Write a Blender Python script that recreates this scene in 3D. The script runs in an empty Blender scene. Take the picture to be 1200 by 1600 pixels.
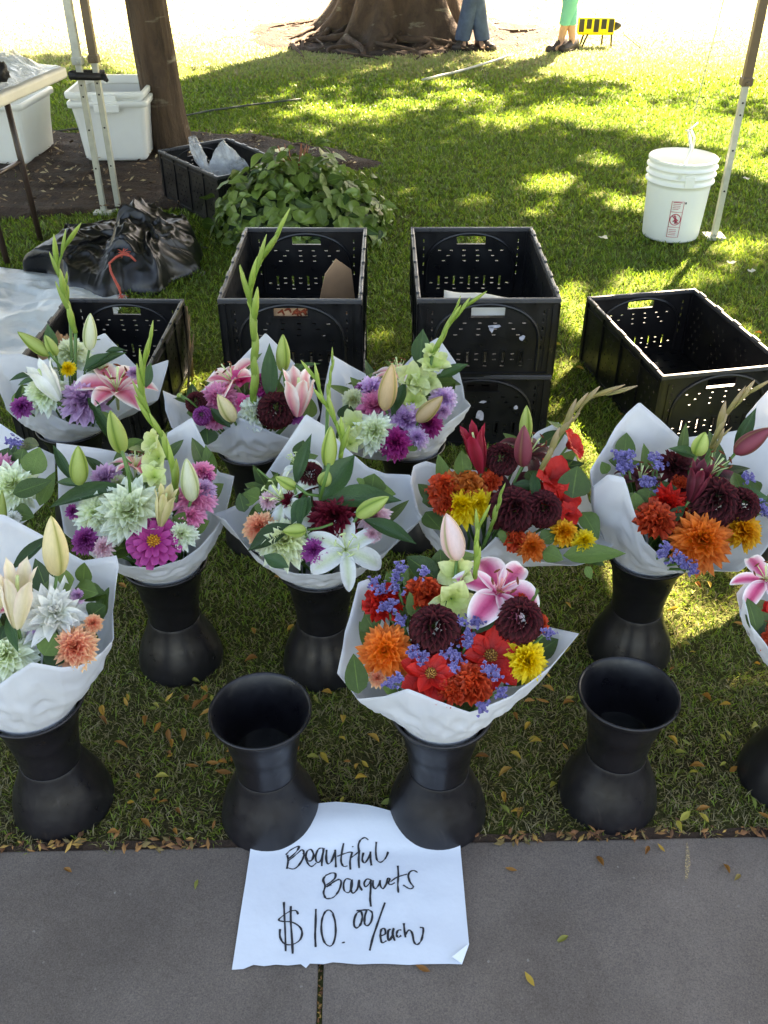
import bpy, math, random
import numpy as np
from mathutils import Vector, Matrix, noise
random.seed(7); rng = np.random.default_rng(7)
S = bpy.context.scene; COL = S.collection
R = math.radians

# ------------------------------------------------------------- camera, sky, sun, exposure
PITCH = R(35.5); FPX = 1450.0; CH = 1.5
cam = bpy.data.cameras.new('camera'); camo = bpy.data.objects.new('camera', cam); COL.objects.link(camo)
camo.location = (0, 0, CH); camo.rotation_euler = (math.pi/2 - PITCH, 0, 0)
cam.sensor_fit = 'VERTICAL'; cam.sensor_height = 36; cam.lens = 36*FPX/1600
cam.clip_start = 0.05; cam.clip_end = 2000
S.camera = camo
SUN_EL = R(43); SX, SY = 0.50, 0.866            # horizontal direction towards the sun
w = bpy.data.worlds.new('World'); S.world = w; w.use_nodes = True
nt = w.node_tree; bg = nt.nodes['Background']
sky = nt.nodes.new('ShaderNodeTexSky'); sky.sky_type = 'NISHITA'; sky.sun_disc = False
sky.sun_elevation = SUN_EL; sky.sun_rotation = math.atan2(SX, SY); sky.air_density = 1.0; sky.dust_density = 1.5
nt.links.new(sky.outputs[0], bg.inputs[0]); bg.inputs[1].default_value = 0.05
sl = bpy.data.lights.new('sun', 'SUN'); sl.energy = 5.0; sl.angle = R(0.53); sl.color = (1, .93, .80)
so = bpy.data.objects.new('sun', sl); COL.objects.link(so)
sd = Vector((SX*math.cos(SUN_EL), SY*math.cos(SUN_EL), math.sin(SUN_EL)))
so.rotation_euler = sd.to_track_quat('Z', 'Y').to_euler(); so.location = (3, 6, 9)
S.render.engine = 'CYCLES'
S.view_settings.view_transform = 'Standard'; S.view_settings.look = 'None'
S.view_settings.gamma = 1; S.view_settings.use_curve_mapping = False
S.view_settings.exposure = 3.95
S.view_settings.use_white_balance = True; S.view_settings.white_balance_temperature = 8450; S.view_settings.white_balance_tint = 14
S.cycles.max_bounces = 8; S.cycles.transparent_max_bounces = 12

# ------------------------------------------------------------- measuring helpers (photo pixel -> place)
Fv = Vector((0, math.cos(PITCH), -math.sin(PITCH))); Uv = Vector((0, math.sin(PITCH), math.cos(PITCH))); Rv = Vector((1, 0, 0)); Cv = -Fv
def ray(px, py): return Fv + Rv*((px-600)/FPX) - Uv*((py-800)/FPX)
def G(px, py, z=0.0):
    d = ray(px, py); return Vector((0, 0, CH)) + d*((z-CH)/d.z)
def PY(px, py, Y):
    d = ray(px, py); return Vector((0, 0, CH)) + d*(Y/d.y)
def depth(p): return (p - Vector((0, 0, CH))).dot(Fv)
def px2m(p, n): return n*depth(p)/FPX

# ------------------------------------------------------------- object helpers
def lin(c):
    return tuple((x/12.92 if x <= .04045 else ((x+.055)/1.055)**2.4) for x in c)
def hx(h): return lin(tuple(int(h[i:i+2], 16)/255 for i in (0, 2, 4)))
class MB:
    def __init__(s): s.v = []; s.f = []; s.t = []; s.m = []
    def add(s, vs, fs, t=None, m=0):
        o = len(s.v); s.v += [tuple(q) for q in vs]; s.f += [tuple(i+o for i in f) for f in fs]
        s.t += (list(t) if t is not None else [0.0]*len(vs)); s.m += [m]*len(fs)
    def box(s, a, b, m=0, M=None, t=0.0):
        x0, y0, z0 = a; x1, y1, z1 = b
        vs = [Vector(q) for q in ((x0,y0,z0),(x1,y0,z0),(x1,y1,z0),(x0,y1,z0),(x0,y0,z1),(x1,y0,z1),(x1,y1,z1),(x0,y1,z1))]
        if M: vs = [M @ q for q in vs]
        s.add(vs, [(0,3,2,1),(4,5,6,7),(0,1,5,4),(1,2,6,5),(2,3,7,6),(3,0,4,7)], [t]*8, m)
    def tube(s, pts, r, n=8, m=0, t=0.0, cap=True):
        pts = [Vector(p) for p in pts]; k = len(pts)
        rr = r if isinstance(r, (list, tuple)) else [r]*k
        prev = None; o = []
        for i, p in enumerate(pts):
            d = (pts[min(i+1, k-1)] - pts[max(i-1, 0)]).normalized()
            if prev is None:
                a = d.cross(Vector((0, 0, 1)));
                if a.length < .1: a = d.cross(Vector((1, 0, 0)))
            else: a = prev - d*prev.dot(d)
            a.normalize(); prev = a; b = d.cross(a)
            o += [p + (a*math.cos(q) + b*math.sin(q))*rr[i] for q in [2*math.pi*j/n for j in range(n)]]
        fs = [(i*n+j, i*n+(j+1) % n, (i+1)*n+(j+1) % n, (i+1)*n+j) for i in range(k-1) for j in range(n)]
        if cap: fs += [tuple(range(n))[::-1], tuple((k-1)*n+j for j in range(n))]
        s.add(o, fs, [t]*len(o), m)
    def lathe(s, prof, n=40, m=0, close=False):
        o = []; k = len(prof)
        for r, z in prof: o += [(r*math.cos(2*math.pi*j/n), r*math.sin(2*math.pi*j/n), z) for j in range(n)]
        s.add(o, [(i*n+j, i*n+(j+1) % n, (i+1)*n+(j+1) % n, (i+1)*n+j) for i in range(k-1) for j in range(n)], None, m)
    def mesh(s, name, mats, smooth=True):
        me = bpy.data.meshes.new(name); me.from_pydata(s.v, [], s.f)
        for q in (mats if isinstance(mats, (list, tuple)) else [mats]): me.materials.append(q)
        at = me.attributes.new('t', 'FLOAT', 'POINT'); at.data.foreach_set('value', s.t)
        if any(s.m): me.polygons.foreach_set('material_index', s.m)
        if smooth: me.polygons.foreach_set('use_smooth', [True]*len(me.polygons))
        me.update(); return me
WM = {}
def link(name, data, parent=None, M=None):
    o = bpy.data.objects.new(name, data); COL.objects.link(o)
    M = M if M is not None else Matrix(); WM[o.name] = M.copy()
    if parent: o.parent = parent; o.matrix_basis = WM[parent.name].inverted() @ M
    else: o.matrix_basis = M
    return o
def T(x, y=None, z=None, rz=0, s=1):
    v = Vector(x) if y is None else Vector((x, y, z))
    return Matrix.Translation(v) @ Matrix.Rotation(rz, 4, 'Z') @ Matrix.Scale(s, 4)
def tag(o, label=None, cat=None, group=None, kind=None):
    for k, q in (('label', label), ('category', cat), ('group', group), ('kind', kind)):
        if q: o[k] = q
    return o
def thing(name, label, cat, M=None, group=None): return tag(link(name, None, None, M), label, cat, group)
def part(name, mb, mat, parent, M=None, smooth=True, label=None):
    """M in the parent's own frame"""
    o = link(name, mb.mesh(name, mat, smooth) if isinstance(mb, MB) else mb, parent, WM[parent.name] @ (M if M is not None else Matrix()))
    if label: o['label'] = label
    return o
def flatshade(o, ang=35):
    me = o.data; me.polygons.foreach_set('use_smooth', [True]*len(me.polygons))
    try: me.set_sharp_from_angle(angle=R(ang))
    except Exception: pass
    return o
def bevel(o, wd=.003, seg=2):
    b = o.modifiers.new('bevel', 'BEVEL'); b.width = wd; b.segments = seg; b.limit_method = 'ANGLE'; b.angle_limit = R(40); return o
def frame(x, y, z, loc):
    """matrix with the given axis columns"""
    M = Matrix.Identity(4)
    for i, c in enumerate((x, y, z)):
        for j in range(3): M[j][i] = c[j]
    for j in range(3): M[j][3] = loc[j]
    return M
def facing(d, loc, size=1.0, roll=0.0):
    q = Vector(d).to_track_quat('Z', 'Y').to_matrix().to_4x4()
    return Matrix.Translation(loc) @ q @ Matrix.Rotation(roll, 4, 'Z') @ Matrix.Scale(size, 4)

# ------------------------------------------------------------- materials
def newmat(name):
    m = bpy.data.materials.new(name); m.use_nodes = True
    return m, m.node_tree, m.node_tree.nodes['Principled BSDF']
def nd(nt, typ, **k):
    n = nt.nodes.new(typ)
    for a, b in k.items(): setattr(n, a, b)
    return n
def ramp(nt, fac, cols):
    r = nd(nt, 'ShaderNodeValToRGB'); e = r.color_ramp.elements
    while len(e) < len(cols): e.new(.5)
    for i, (p, c) in enumerate(cols): e[i].position = p; e[i].color = (*c[:3], 1)
    nt.links.new(fac, r.inputs[0]); return r.outputs[0]
def nz(nt, scale, detail=4, vec='Object', rough=.55, dist=0, stretch=None):
    tc = nd(nt, 'ShaderNodeTexCoord'); n = nd(nt, 'ShaderNodeTexNoise')
    n.inputs['Scale'].default_value = scale; n.inputs['Detail'].default_value = detail
    n.inputs['Roughness'].default_value = rough; n.inputs['Distortion'].default_value = dist
    src = tc.outputs[vec]
    if stretch:
        mp = nd(nt, 'ShaderNodeMapping'); mp.inputs['Scale'].default_value = stretch
        nt.links.new(src, mp.inputs[0]); src = mp.outputs[0]
    nt.links.new(src, n.inputs['Vector']); return n.outputs['Fac']
def bump(nt, p, fac, strength=.3, dist=.01):
    b = nd(nt, 'ShaderNodeBump'); b.inputs['Strength'].default_value = strength; b.inputs['Distance'].default_value = dist
    nt.links.new(fac, b.inputs['Height']); nt.links.new(b.outputs[0], p.inputs['Normal']); return b
def mixc(nt, fac, a, b, mode='MIX'):
    m = nd(nt, 'ShaderNodeMix', data_type='RGBA', blend_type=mode)
    for i, v in ((0, fac), (6, a), (7, b)):
        if isinstance(v, (int, float)): m.inputs[i].default_value = v
        elif isinstance(v, tuple): m.inputs[i].default_value = (*v[:3], 1)
        else: nt.links.new(v, m.inputs[i])
    return m.outputs[2]
def simple(name, c, rough=.5, var=.15, scale=20, bmp=0, bscale=60, metal=0, spec=.5, vec='Object', bdist=.004):
    m, n, p = newmat(name)
    d = tuple(x*(1-var) for x in c); e = tuple(min(1, x*(1+var)) for x in c)
    n.links.new(ramp(n, nz(n, scale, vec=vec), [(.3, d), (.7, e)]), p.inputs['Base Color'])
    p.inputs['Roughness'].default_value = rough; p.inputs['Metallic'].default_value = metal
    p.inputs['Specular IOR Level'].default_value = spec
    if bmp: bump(n, p, nz(n, bscale, vec=vec), bmp, bdist)
    return m
def translucent(m, fac, col=None):
    n = m.node_tree; p = n.nodes['Principled BSDF']; out = n.nodes['Material Output']
    tr = nd(n, 'ShaderNodeBsdfTranslucent'); mx = nd(n, 'ShaderNodeMixShader'); mx.inputs[0].default_value = fac
    src = p.inputs['Base Color']
    if col: tr.inputs[0].default_value = (*col, 1)
    elif src.is_linked: n.links.new(src.links[0].from_socket, tr.inputs[0])
    n.links.new(p.outputs[0], mx.inputs[1]); n.links.new(tr.outputs[0], mx.inputs[2]); n.links.new(mx.outputs[0], out.inputs[0]); return m
PM = {}
def petal_mat(key, stops, rough=.55, tr=.22):
    """petal colour runs with the petal's own t attribute (base / midrib 0 -> tip / edge 1)"""
    if key in PM: return PM[key]
    m, n, p = newmat('petal_'+key)
    a = nd(n, 'ShaderNodeAttribute', attribute_name='t')
    c = ramp(n, a.outputs['Fac'], stops)
    oi = nd(n, 'ShaderNodeObjectInfo'); hsv = nd(n, 'ShaderNodeHueSaturation')
    mr = nd(n, 'ShaderNodeMapRange'); mr.inputs[3].default_value = .9; mr.inputs[4].default_value = 1.14
    n.links.new(oi.outputs['Random'], mr.inputs[0]); n.links.new(mr.outputs[0], hsv.inputs['Value'])
    n.links.new(c, hsv.inputs['Color'])
    v = nz(n, 14, 5, stretch=(1, 1, .5)); c2 = mixc(n, .22, hsv.outputs[0], ramp(n, v, [(.3, (.55, .55, .55)), (.7, (1, 1, 1))]), 'MULTIPLY')
    n.links.new(c2, p.inputs['Base Color']); p.inputs['Roughness'].default_value = rough
    bump(n, p, nz(n, 40, 3), .25, .02)
    translucent(m, tr); PM[key] = m; return m
def ps(key, *h): return petal_mat(key, [(i/(len(h)-1) if len(h) > 1 else 0, hx(c)) for i, c in enumerate(h)])
MINT = ps('mint', 'e0f088', 'f2fad4', 'f8fff0'); CREAM = ps('cream', 'c3cf6a', 'e4eab0', 'f0f5da')
WHITE = ps('white', 'e6ecc8', 'f4f6ec', 'fbfbf8'); LILW = ps('lilac_white', 'b070c0', 'd8a8dc', 'f0e2ee')
LILAC = ps('lilac', 'b47cb4', 'd2a0cc', 'eecce8'); VIOLET = ps('violet', '701460', '9c3088', 'c468b0')
MAGENTA = ps('magenta', '6a0848', 'b01878', 'cc50a0'); PINK = ps('pink', 'd05080', 'ea80b0', 'f6b0cc')
HOT = ps('hot_pink', 'c01868', 'ea3c90', 'f070a8'); PALEP = ps('pale_pink', 'e0a0b0', 'eec0cc', 'f6e0e2')
PEACH = ps('peach', 'e0663c', 'f09474', 'f6ce9c'); CRLILY = ps('cream_lily', 'd8c880', 'ece0b8', 'f4e8d0', 'f4dcd0'); MAROON = petal_mat('maroon', [(0, hx('260206')), (.5, hx('48060f')), (1, hx('6a0e1c'))], .75)
BURG = ps('burgundy', '3a0210', '6e0620', '8e1030'); RED = ps('red', '8c0804', 'c81408', 'e02414')
REDOR = ps('red_orange', 'a01404', 'd8340c', 'ee5a2c'); ORANGE = ps('orange', 'e89a18', 'ee7414', 'f08a3c')
YELLOW = ps('yellow', 'd8a800', 'f2cc08', 'fae43c'); YOR = ps('yellow_orange', 'e87c10', 'f2a010', 'fac830')
LIME = ps('lime', 'b0c850', 'd2e088', 'e4ecb0'); WINE = ps('wine', '300410', '54101c', '78283a')
PLILY = ps('pink_lily', 'c03068', 'd8608c', 'f0b0c4', 'fbf4f4', 'fcf8f8'); WLILY = ps('white_lily', 'd8e4b8', 'f2f6f0', 'fafcfc')
SLILY = ps('soft_pink_lily', 'e85c74', 'ee8098', 'f6bcb8', 'fbeee6', 'fcf6f0'); WNLILY = ps('wine_lily', '22040c', '44081a', '6c1c30', '8a4050')
CRIM = ps('crimson_lily', '5c0414', '8e0c28', 'a82848')
SPIKE = ps('spike_green', '5c8228', '84a040', 'a8bc64'); SPIKEP = ps('spike_olive', '74743c', '988c58', 'b49c80')
GOLD = ps('gold_centre', 'a86410', 'e09a18', 'f0b83c'); DGOLD = ps('brown_centre', '6a3010', 'b07828', 'd8a850')
PURP = ps('statice_purple', '5c5494', '8078b4', 'aaa2d0')
BG = ps('bud_green', '5c7c28', '94aa48', 'b8c874'); BW = ps('bud_white', '8ca060', 'ccd4a0', 'e6ead0')
BC = ps('bud_cream', '98984c', 'd6cc90', 'ecdcb0'); BP = ps('bud_pink', '8c9858', 'ddb8b0', 'f0dcd8'); BWN = ps('bud_wine', '8c6044', '7a2c3a', '9c4858')
BPE = ps('bud_peach', '8c8c40', 'ccae78', 'e0c094')
def leafmat(name, a, b, rough=.38):
    m, n, p = newmat(name); oi = nd(n, 'ShaderNodeObjectInfo'); at = nd(n, 'ShaderNodeAttribute', attribute_name='t')
    c = ramp(n, oi.outputs['Random'], [(0, a), (1, b)])
    c = mixc(n, ramp(n, at.outputs['Fac'], [(0, (.5, .5, .5)), (.07, (0, 0, 0))]), c, tuple(min(1, x*1.4) for x in b))
    c = mixc(n, .4, c, ramp(n, nz(n, 7, 3), [(.3, (.5, .5, .5)), (.7, (1, 1, 1))]), 'MULTIPLY')
    n.links.new(c, p.inputs['Base Color']); p.inputs['Roughness'].default_value = rough
    bump(n, p, nz(n, 30, 2), .3, .02); translucent(m, .25); return m
LEAF = leafmat('leaf_green', hx('2c4a18'), hx('6c8a3c')); LLEAF = leafmat('lily_leaf', hx('24421c'), hx('42663a'), .33)
SALAL = leafmat('salal_leaf', hx('2c4c16'), hx('86a04e'), .3)
LITL = leafmat('light_leaf', hx('557a30'), hx('8aa858'), .4)
STEM = simple('stem_green', hx('4c7030'), .5)

# ============================================================= SETTING
def band(x): return x
# edge of the pavement (slightly turned): y = EY + EM*x
eA = G(0, 1333); eB = G(1200, 1309); EM = (eB.y-eA.y)/(eB.x-eA.x); EY = eA.y - EM*eA.x
def edge_y(x): return EY + EM*x
def quadsheet(name, mat, x0, x1, y0, y1, z, n=1):
    mb = MB(); mb.add([(x0, y0, z), (x1, y0, z), (x1, y1, z), (x0, y1, z)], [(0, 1, 2, 3)]); return mb
# ground sheet: thatch and soil under the grass
def ground_mat():
    m, n, p = newmat('lawn_ground')
    a = ramp(n, nz(n, 1.2, 5), [(.3, hx('50541f')), (.5, hx('586a20')), (.7, hx('647a22'))])
    b = ramp(n, nz(n, 90, 4), [(.25, hx('403a22')), (.6, hx('58602a')), (.8, hx('726e3c'))])
    c = mixc(n, .6, a, b)
    tc = nd(n, 'ShaderNodeTexCoord'); sp = nd(n, 'ShaderNodeSeparateXYZ'); n.links.new(tc.outputs['Object'], sp.inputs[0])
    far_glare = nd(n, 'ShaderNodeMapRange'); far_glare.inputs[1].default_value = 7.5; far_glare.inputs[2].default_value = 12
    n.links.new(sp.outputs['Y'], far_glare.inputs[0])
    c = mixc(n, far_glare.outputs[0], c, hx('ccc8a0'))  # distant ground paled: blown-out sunlight painted into the colour
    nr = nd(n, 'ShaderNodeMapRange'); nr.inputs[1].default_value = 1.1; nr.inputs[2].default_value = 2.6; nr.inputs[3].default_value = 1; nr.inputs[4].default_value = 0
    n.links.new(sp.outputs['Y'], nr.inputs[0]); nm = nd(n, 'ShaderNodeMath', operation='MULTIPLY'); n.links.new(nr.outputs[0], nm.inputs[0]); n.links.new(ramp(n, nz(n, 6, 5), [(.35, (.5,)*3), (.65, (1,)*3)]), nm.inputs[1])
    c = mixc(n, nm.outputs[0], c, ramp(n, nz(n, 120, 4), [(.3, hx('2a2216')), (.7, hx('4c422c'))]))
    n.links.new(c, p.inputs['Base Color']); p.inputs['Roughness'].default_value = .9; p.inputs['Specular IOR Level'].default_value = .2
    bump(n, p, nz(n, 160, 3), .8, .02); return m
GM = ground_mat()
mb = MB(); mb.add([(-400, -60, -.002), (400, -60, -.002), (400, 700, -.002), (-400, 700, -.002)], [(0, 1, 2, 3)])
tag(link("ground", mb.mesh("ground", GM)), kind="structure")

# pavement slabs, joint between them, butted to the lawn edge
def concrete():
    m, n, p = newmat('pavement_concrete')
    a = ramp(n, nz(n, 2.2, 6, rough=.65), [(.25, hx('5f564f')), (.5, hx('6d635b')), (.75, hx('7e736a'))])
    g = ramp(n, nz(n, 420, 3, rough=.7), [(.30, (.30, .30, .31)), (.48, (.85, .85, .86)), (.56, (1, 1, 1)), (.70, (1.5, 1.5, 1.48))])
    c = mixc(n, .62, a, g, 'MULTIPLY')
    vo = nd(n, 'ShaderNodeTexVoronoi'); vo.inputs['Scale'].default_value = 260; tc = nd(n, 'ShaderNodeTexCoord'); n.links.new(tc.outputs['Object'], vo.inputs['Vector'])
    sp = ramp(n, vo.outputs['Color'], [(.0, (0, 0, 0)), (.95, (0, 0, 0)), (.99, (.55, .55, .55))])
    c = mixc(n, sp, c, hx('b6b2aa'))
    st = ramp(n, nz(n, 3.2, 6, dist=1.2, rough=.65), [(.32, (.72, .69, .66)), (.5, (.95, .94, .92)), (.7, (1.08, 1.08, 1.08))])
    c = mixc(n, .7, c, st, 'MULTIPLY')
    n.links.new(c, p.inputs['Base Color']); p.inputs['Roughness'].default_value = .8; p.inputs['Specular IOR Level'].default_value = .35
    bump(n, p, nz(n, 520, 3, rough=.7), .55, .002); return m
CON = concrete()
ang = math.atan(EM); jx = G(494, 1555).x
pav = tag(link('pavement', None, None, T(jx, edge_y(jx), 0, ang)), kind='structure')
for k, (x0, x1) in enumerate([(-3.1, -1.56), (-1.55, -.0045), (.0045, 1.55), (1.56, 3.1)]):
    b = MB(); b.box((x0, -1.6, -.08), (x1, 0, .006)); bevel(part('slab', b, CON, pav, smooth=False), .004, 2)
DIRT = simple('joint_dirt', hx('3c2c20'), .95, .4, 60, .8, 200)
b = MB(); b.box((-3.1, -1.6, -.05), (3.1, -.002, -.004)); part('joint_bed', b, DIRT, pav, smooth=False)

# mulch bed round the near tree, soil round the big tree
BEDS = [(-2.15, 5.52, 2.02, .88), (.15, 10.3, 1.55, 1.15)]
def bedr(x, y, k):
    cx, cy, rx, ry = BEDS[k]; a = math.atan2((y-cy)/ry, (x-cx)/rx)
    return math.hypot((x-cx)/rx, (y-cy)/ry)/(1+.05*math.sin(3*a+k)+.035*math.sin(7*a+1)+.02*math.sin(17*a))
SOIL = simple('mulch_soil', hx('38281c'), .95, .45, 14, 1.0, 60, vec='Object', bdist=.03)
for k, (cx, cy, rx, ry) in enumerate(BEDS):
    b = MB(); NR, NA = 26, 120; vs = []
    for i in range(NR+1):
        for j in range(NA):
            a = 2*math.pi*j/NA; q = i/NR*(1+.05*math.sin(3*a+k)+.035*math.sin(7*a+1)+.02*math.sin(17*a))
            x, y = cx+rx*q*math.cos(a), cy+ry*q*math.sin(a)
            z = .003 + (.022*noise.noise(Vector((x*9, y*9, 3)))+.02 if i < NR else 0) + (.10*max(0, 1-q*1.3) if k else 0)
            vs.append((x, y, z))
    b.add(vs, [(i*NA+j, i*NA+(j+1) % NA, (i+1)*NA+(j+1) % NA, (i+1)*NA+j) for i in range(NR) for j in range(NA)])
    tag(link('soil_bed', b.mesh('soil_bed', SOIL)), kind='structure')
# footpath strip beyond the lawn
b = MB(); b.add([(-40, 15.2, .004), (40, 17.0, .004), (40, 18.6, .004), (-40, 16.8, .004)], [(0, 1, 2, 3)])
tag(link('path', b.mesh('path', CON)), kind='structure')

# exclusion zones for grass blades
tarpc = [G(-230, 392), G(205, 442), G(140, 600), G(-230, 640)]
def inpoly(x, y, P):
    ins = np.zeros(x.shape, bool); n = len(P)
    for i in range(n):
        x1, y1 = P[i][0], P[i][1]; x2, y2 = P[(i+1) % n][0], P[(i+1) % n][1]
        c = ((y1 > y) != (y2 > y)); ins ^= c & (x < (x2-x1)*(y-y1)/((y2-y1) if y2 != y1 else 1e-9)+x1)
    return ins
signpoly = [G(395, 1322), G(440, 1292), G(478, 1270), G(525, 1262), G(575, 1267), G(602, 1272), G(660, 1300), G(719, 1320), G(733, 1475), G(722, 1506), G(362, 1514)]
BUCK = {}   # filled before grass is grown: name -> (x, y)
RIMPX = {'e1': (407, 1112), 'e2': (982, 1085), 'b10': (690, 1110), 'b9': (52, 1095), 'b11': (1288, 1060), 'b5': (258, 878), 'b6': (500, 885),
         'b8': (1012, 866), 'b7': (745, 862), 'b1': (112, 668), 'b2': (395, 700), 'b3': (640, 695), 'b4': (-20, 800), 'b12': (1272, 748)}
for k, q in RIMPX.items(): BUCK[k] = G(q[0], q[1], .28)
def shadepatch(L):
    o = []
    for px, py, rx, ry in L:
        c = G(px, py); ex = (G(px+rx, py)-c).length; ey = abs(G(px, max(py-ry, -180)).y-G(px, py+ry).y)/2
        o.append((c.x, c.y, ex, ey))
    return o

def grow_grass():
    def zone(n, x0f, y0, y1, hgt, wid, seg):
        y = y0 + (y1-y0)*rng.random(n)**1.0; hw = .46*(y+1.3)+.25; x = (rng.random(n)*2-1)*hw
        return x, y
    V = []; Fc = []; Tt = []; Cc = []; off = 0
    for (y0, y1, dens, h, wd) in ((.95, 1.6, 50000, .017, .0012), (1.6, 2.6, 36000, .018, .0015), (2.6, 4.2, 14000, .022, .0024), (4.2, 7, 9000, .023, .0034), (7, 10.5, 5000, .025, .0052), (10.5, 15, 2200, .028, .008)):
        hwm = .46*(y1+1.3)+.25; n = int(dens*(y1-y0)*2*hwm)
        y = y0+(y1-y0)*rng.random(n); x = (rng.random(n)*2-1)*hwm
        # clumpy density
        cl = np.sin(x*21+3*np.sin(y*17))*np.sin(y*25+2*np.sin(x*13)) + .6*np.sin(x*53+y*41)
        ok = (np.abs(x) < .46*(y+1.3)+.25) & (rng.random(n) < .72+.25*cl)
        edge = EY+EM*x; ok &= y > edge+.012+.012*np.sin(x*40)+.01*np.sin(x*90)
        for k in (0, 1):
            cx, cy, rx, ry = BEDS[k]; a = np.arctan2((y-cy)/ry, (x-cx)/rx)
            r = np.hypot((x-cx)/rx, (y-cy)/ry)/(1+.05*np.sin(3*a+k)+.035*np.sin(7*a+1)+.02*np.sin(17*a)); ok &= (r > 1.0) | (rng.random(n) < .012)
        ok &= ~inpoly(x, y, signpoly); ok &= ~inpoly(x, y, tarpc)
        for c in BUCK.values(): ok &= np.hypot(x-c.x, y-c.y) > .088
        for P in CRATEFOOT: ok &= ~inpoly(x, y, P)
        x = x[ok]; y = y[ok]; n = len(x)
        near = np.exp(-np.maximum(0, y-EY)/1.2)
        ang = rng.random(n)*2*np.pi; ln = h*(.55+.9*rng.random(n)); lean = .35+.75*rng.random(n) + .6*near*(rng.random(n))
        la = rng.random(n)*2*np.pi; ww = wd*(.7+.6*rng.random(n))
        dx, dy = np.cos(ang)*ww, np.sin(ang)*ww
        lx, ly = np.cos(la)*np.sin(lean)*ln, np.sin(la)*np.sin(lean)*ln; lz = np.cos(np.minimum(lean, 1.4))*ln
        v = np.zeros((n, 5, 3)); z0 = 0.0
        v[:, 0] = np.stack([x-dx, y-dy, np.full(n, z0)], 1); v[:, 1] = np.stack([x+dx, y+dy, np.full(n, z0)], 1)
        mx, my, mz = x+lx*.38, y+ly*.38, lz*.62
        v[:, 2] = np.stack([mx-dx*.8, my-dy*.8, mz], 1); v[:, 3] = np.stack([mx+dx*.8, my+dy*.8, mz], 1)
        v[:, 4] = np.stack([x+lx, y+ly, lz], 1)
        i = np.arange(n)*5+off
        f = np.concatenate([np.stack([i, i+1, i+3], 1), np.stack([i, i+3, i+2], 1), np.stack([i+2, i+3, i+4], 1)])
        dry = np.clip(rng.random(n)*.75-.05*near + (.30+.62*rng.random(n))*near + .85*np.clip((y-7.5)/3, 0, 1)*rng.random(n) - .12*np.clip((y-2.2)/1.5, 0, 1)*(y < 8) + .10*np.sin(x*5+y*3)*np.sin(y*4-x*2), 0, 1)  # real dryness near the pavement; the distant rise paints in bright sun
        V.append(v.reshape(-1, 3)); Fc.append(f); Tt.append(np.tile([0, 0, .6, .6, 1.0], n)); Cc.append(np.repeat(dry, 5)); off += n*5
    V = np.concatenate(V); Fc = np.concatenate(Fc); Tt = np.concatenate(Tt); Cc = np.concatenate(Cc)
    me = bpy.data.meshes.new('grass'); me.vertices.add(len(V)); me.vertices.foreach_set('co', V.astype(np.float32).ravel())
    me.loops.add(Fc.size); me.loops.foreach_set('vertex_index', Fc.astype(np.int32).ravel())
    me.polygons.add(len(Fc)); me.polygons.foreach_set('loop_start', np.arange(0, Fc.size, 3, dtype=np.int32)); me.update(calc_edges=True)
    for nm, d in (('t', Tt), ('c', Cc)):
        at = me.attributes.new(nm, 'FLOAT', 'POINT'); at.data.foreach_set('value', d.astype(np.float32))
    m, n, p = newmat('grass_blades')
    ac = nd(n, 'ShaderNodeAttribute', attribute_name='c'); a2 = nd(n, 'ShaderNodeAttribute', attribute_name='t')
    c = ramp(n, ac.outputs['Fac'], [(0, hx('507020')), (.35, hx('6e9228')), (.6, hx('8aa032')), (.8, hx('78703f')), (1, hx('9c906a'))])
    geo = nd(n, 'ShaderNodeNewGeometry'); spx = nd(n, 'ShaderNodeSeparateXYZ'); n.links.new(geo.outputs['Position'], spx.inputs[0]); blade_glare = nd(n, 'ShaderNodeMapRange'); blade_glare.inputs[1].default_value = 8.0; blade_glare.inputs[2].default_value = 11.0; blade_glare.inputs[4].default_value = .75; n.links.new(spx.outputs['Y'], blade_glare.inputs[0]); c = mixc(n, blade_glare.outputs[0], c, hx('d8d2b0'))  # distant blades paled so their colour carries the sun's glare
    c = mixc(n, ramp(n, a2.outputs['Fac'], [(0, (.45, .45, .45)), (.7, (0, 0, 0))]), c, hx('6a6838'))
    n.links.new(c, p.inputs['Base Color']); p.inputs['Roughness'].default_value = .42; p.inputs['Specular IOR Level'].default_value = .5
    translucent(m, .42); me.materials.append(m)
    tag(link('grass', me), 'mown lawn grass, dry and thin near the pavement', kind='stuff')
    return len(Fc)

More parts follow.
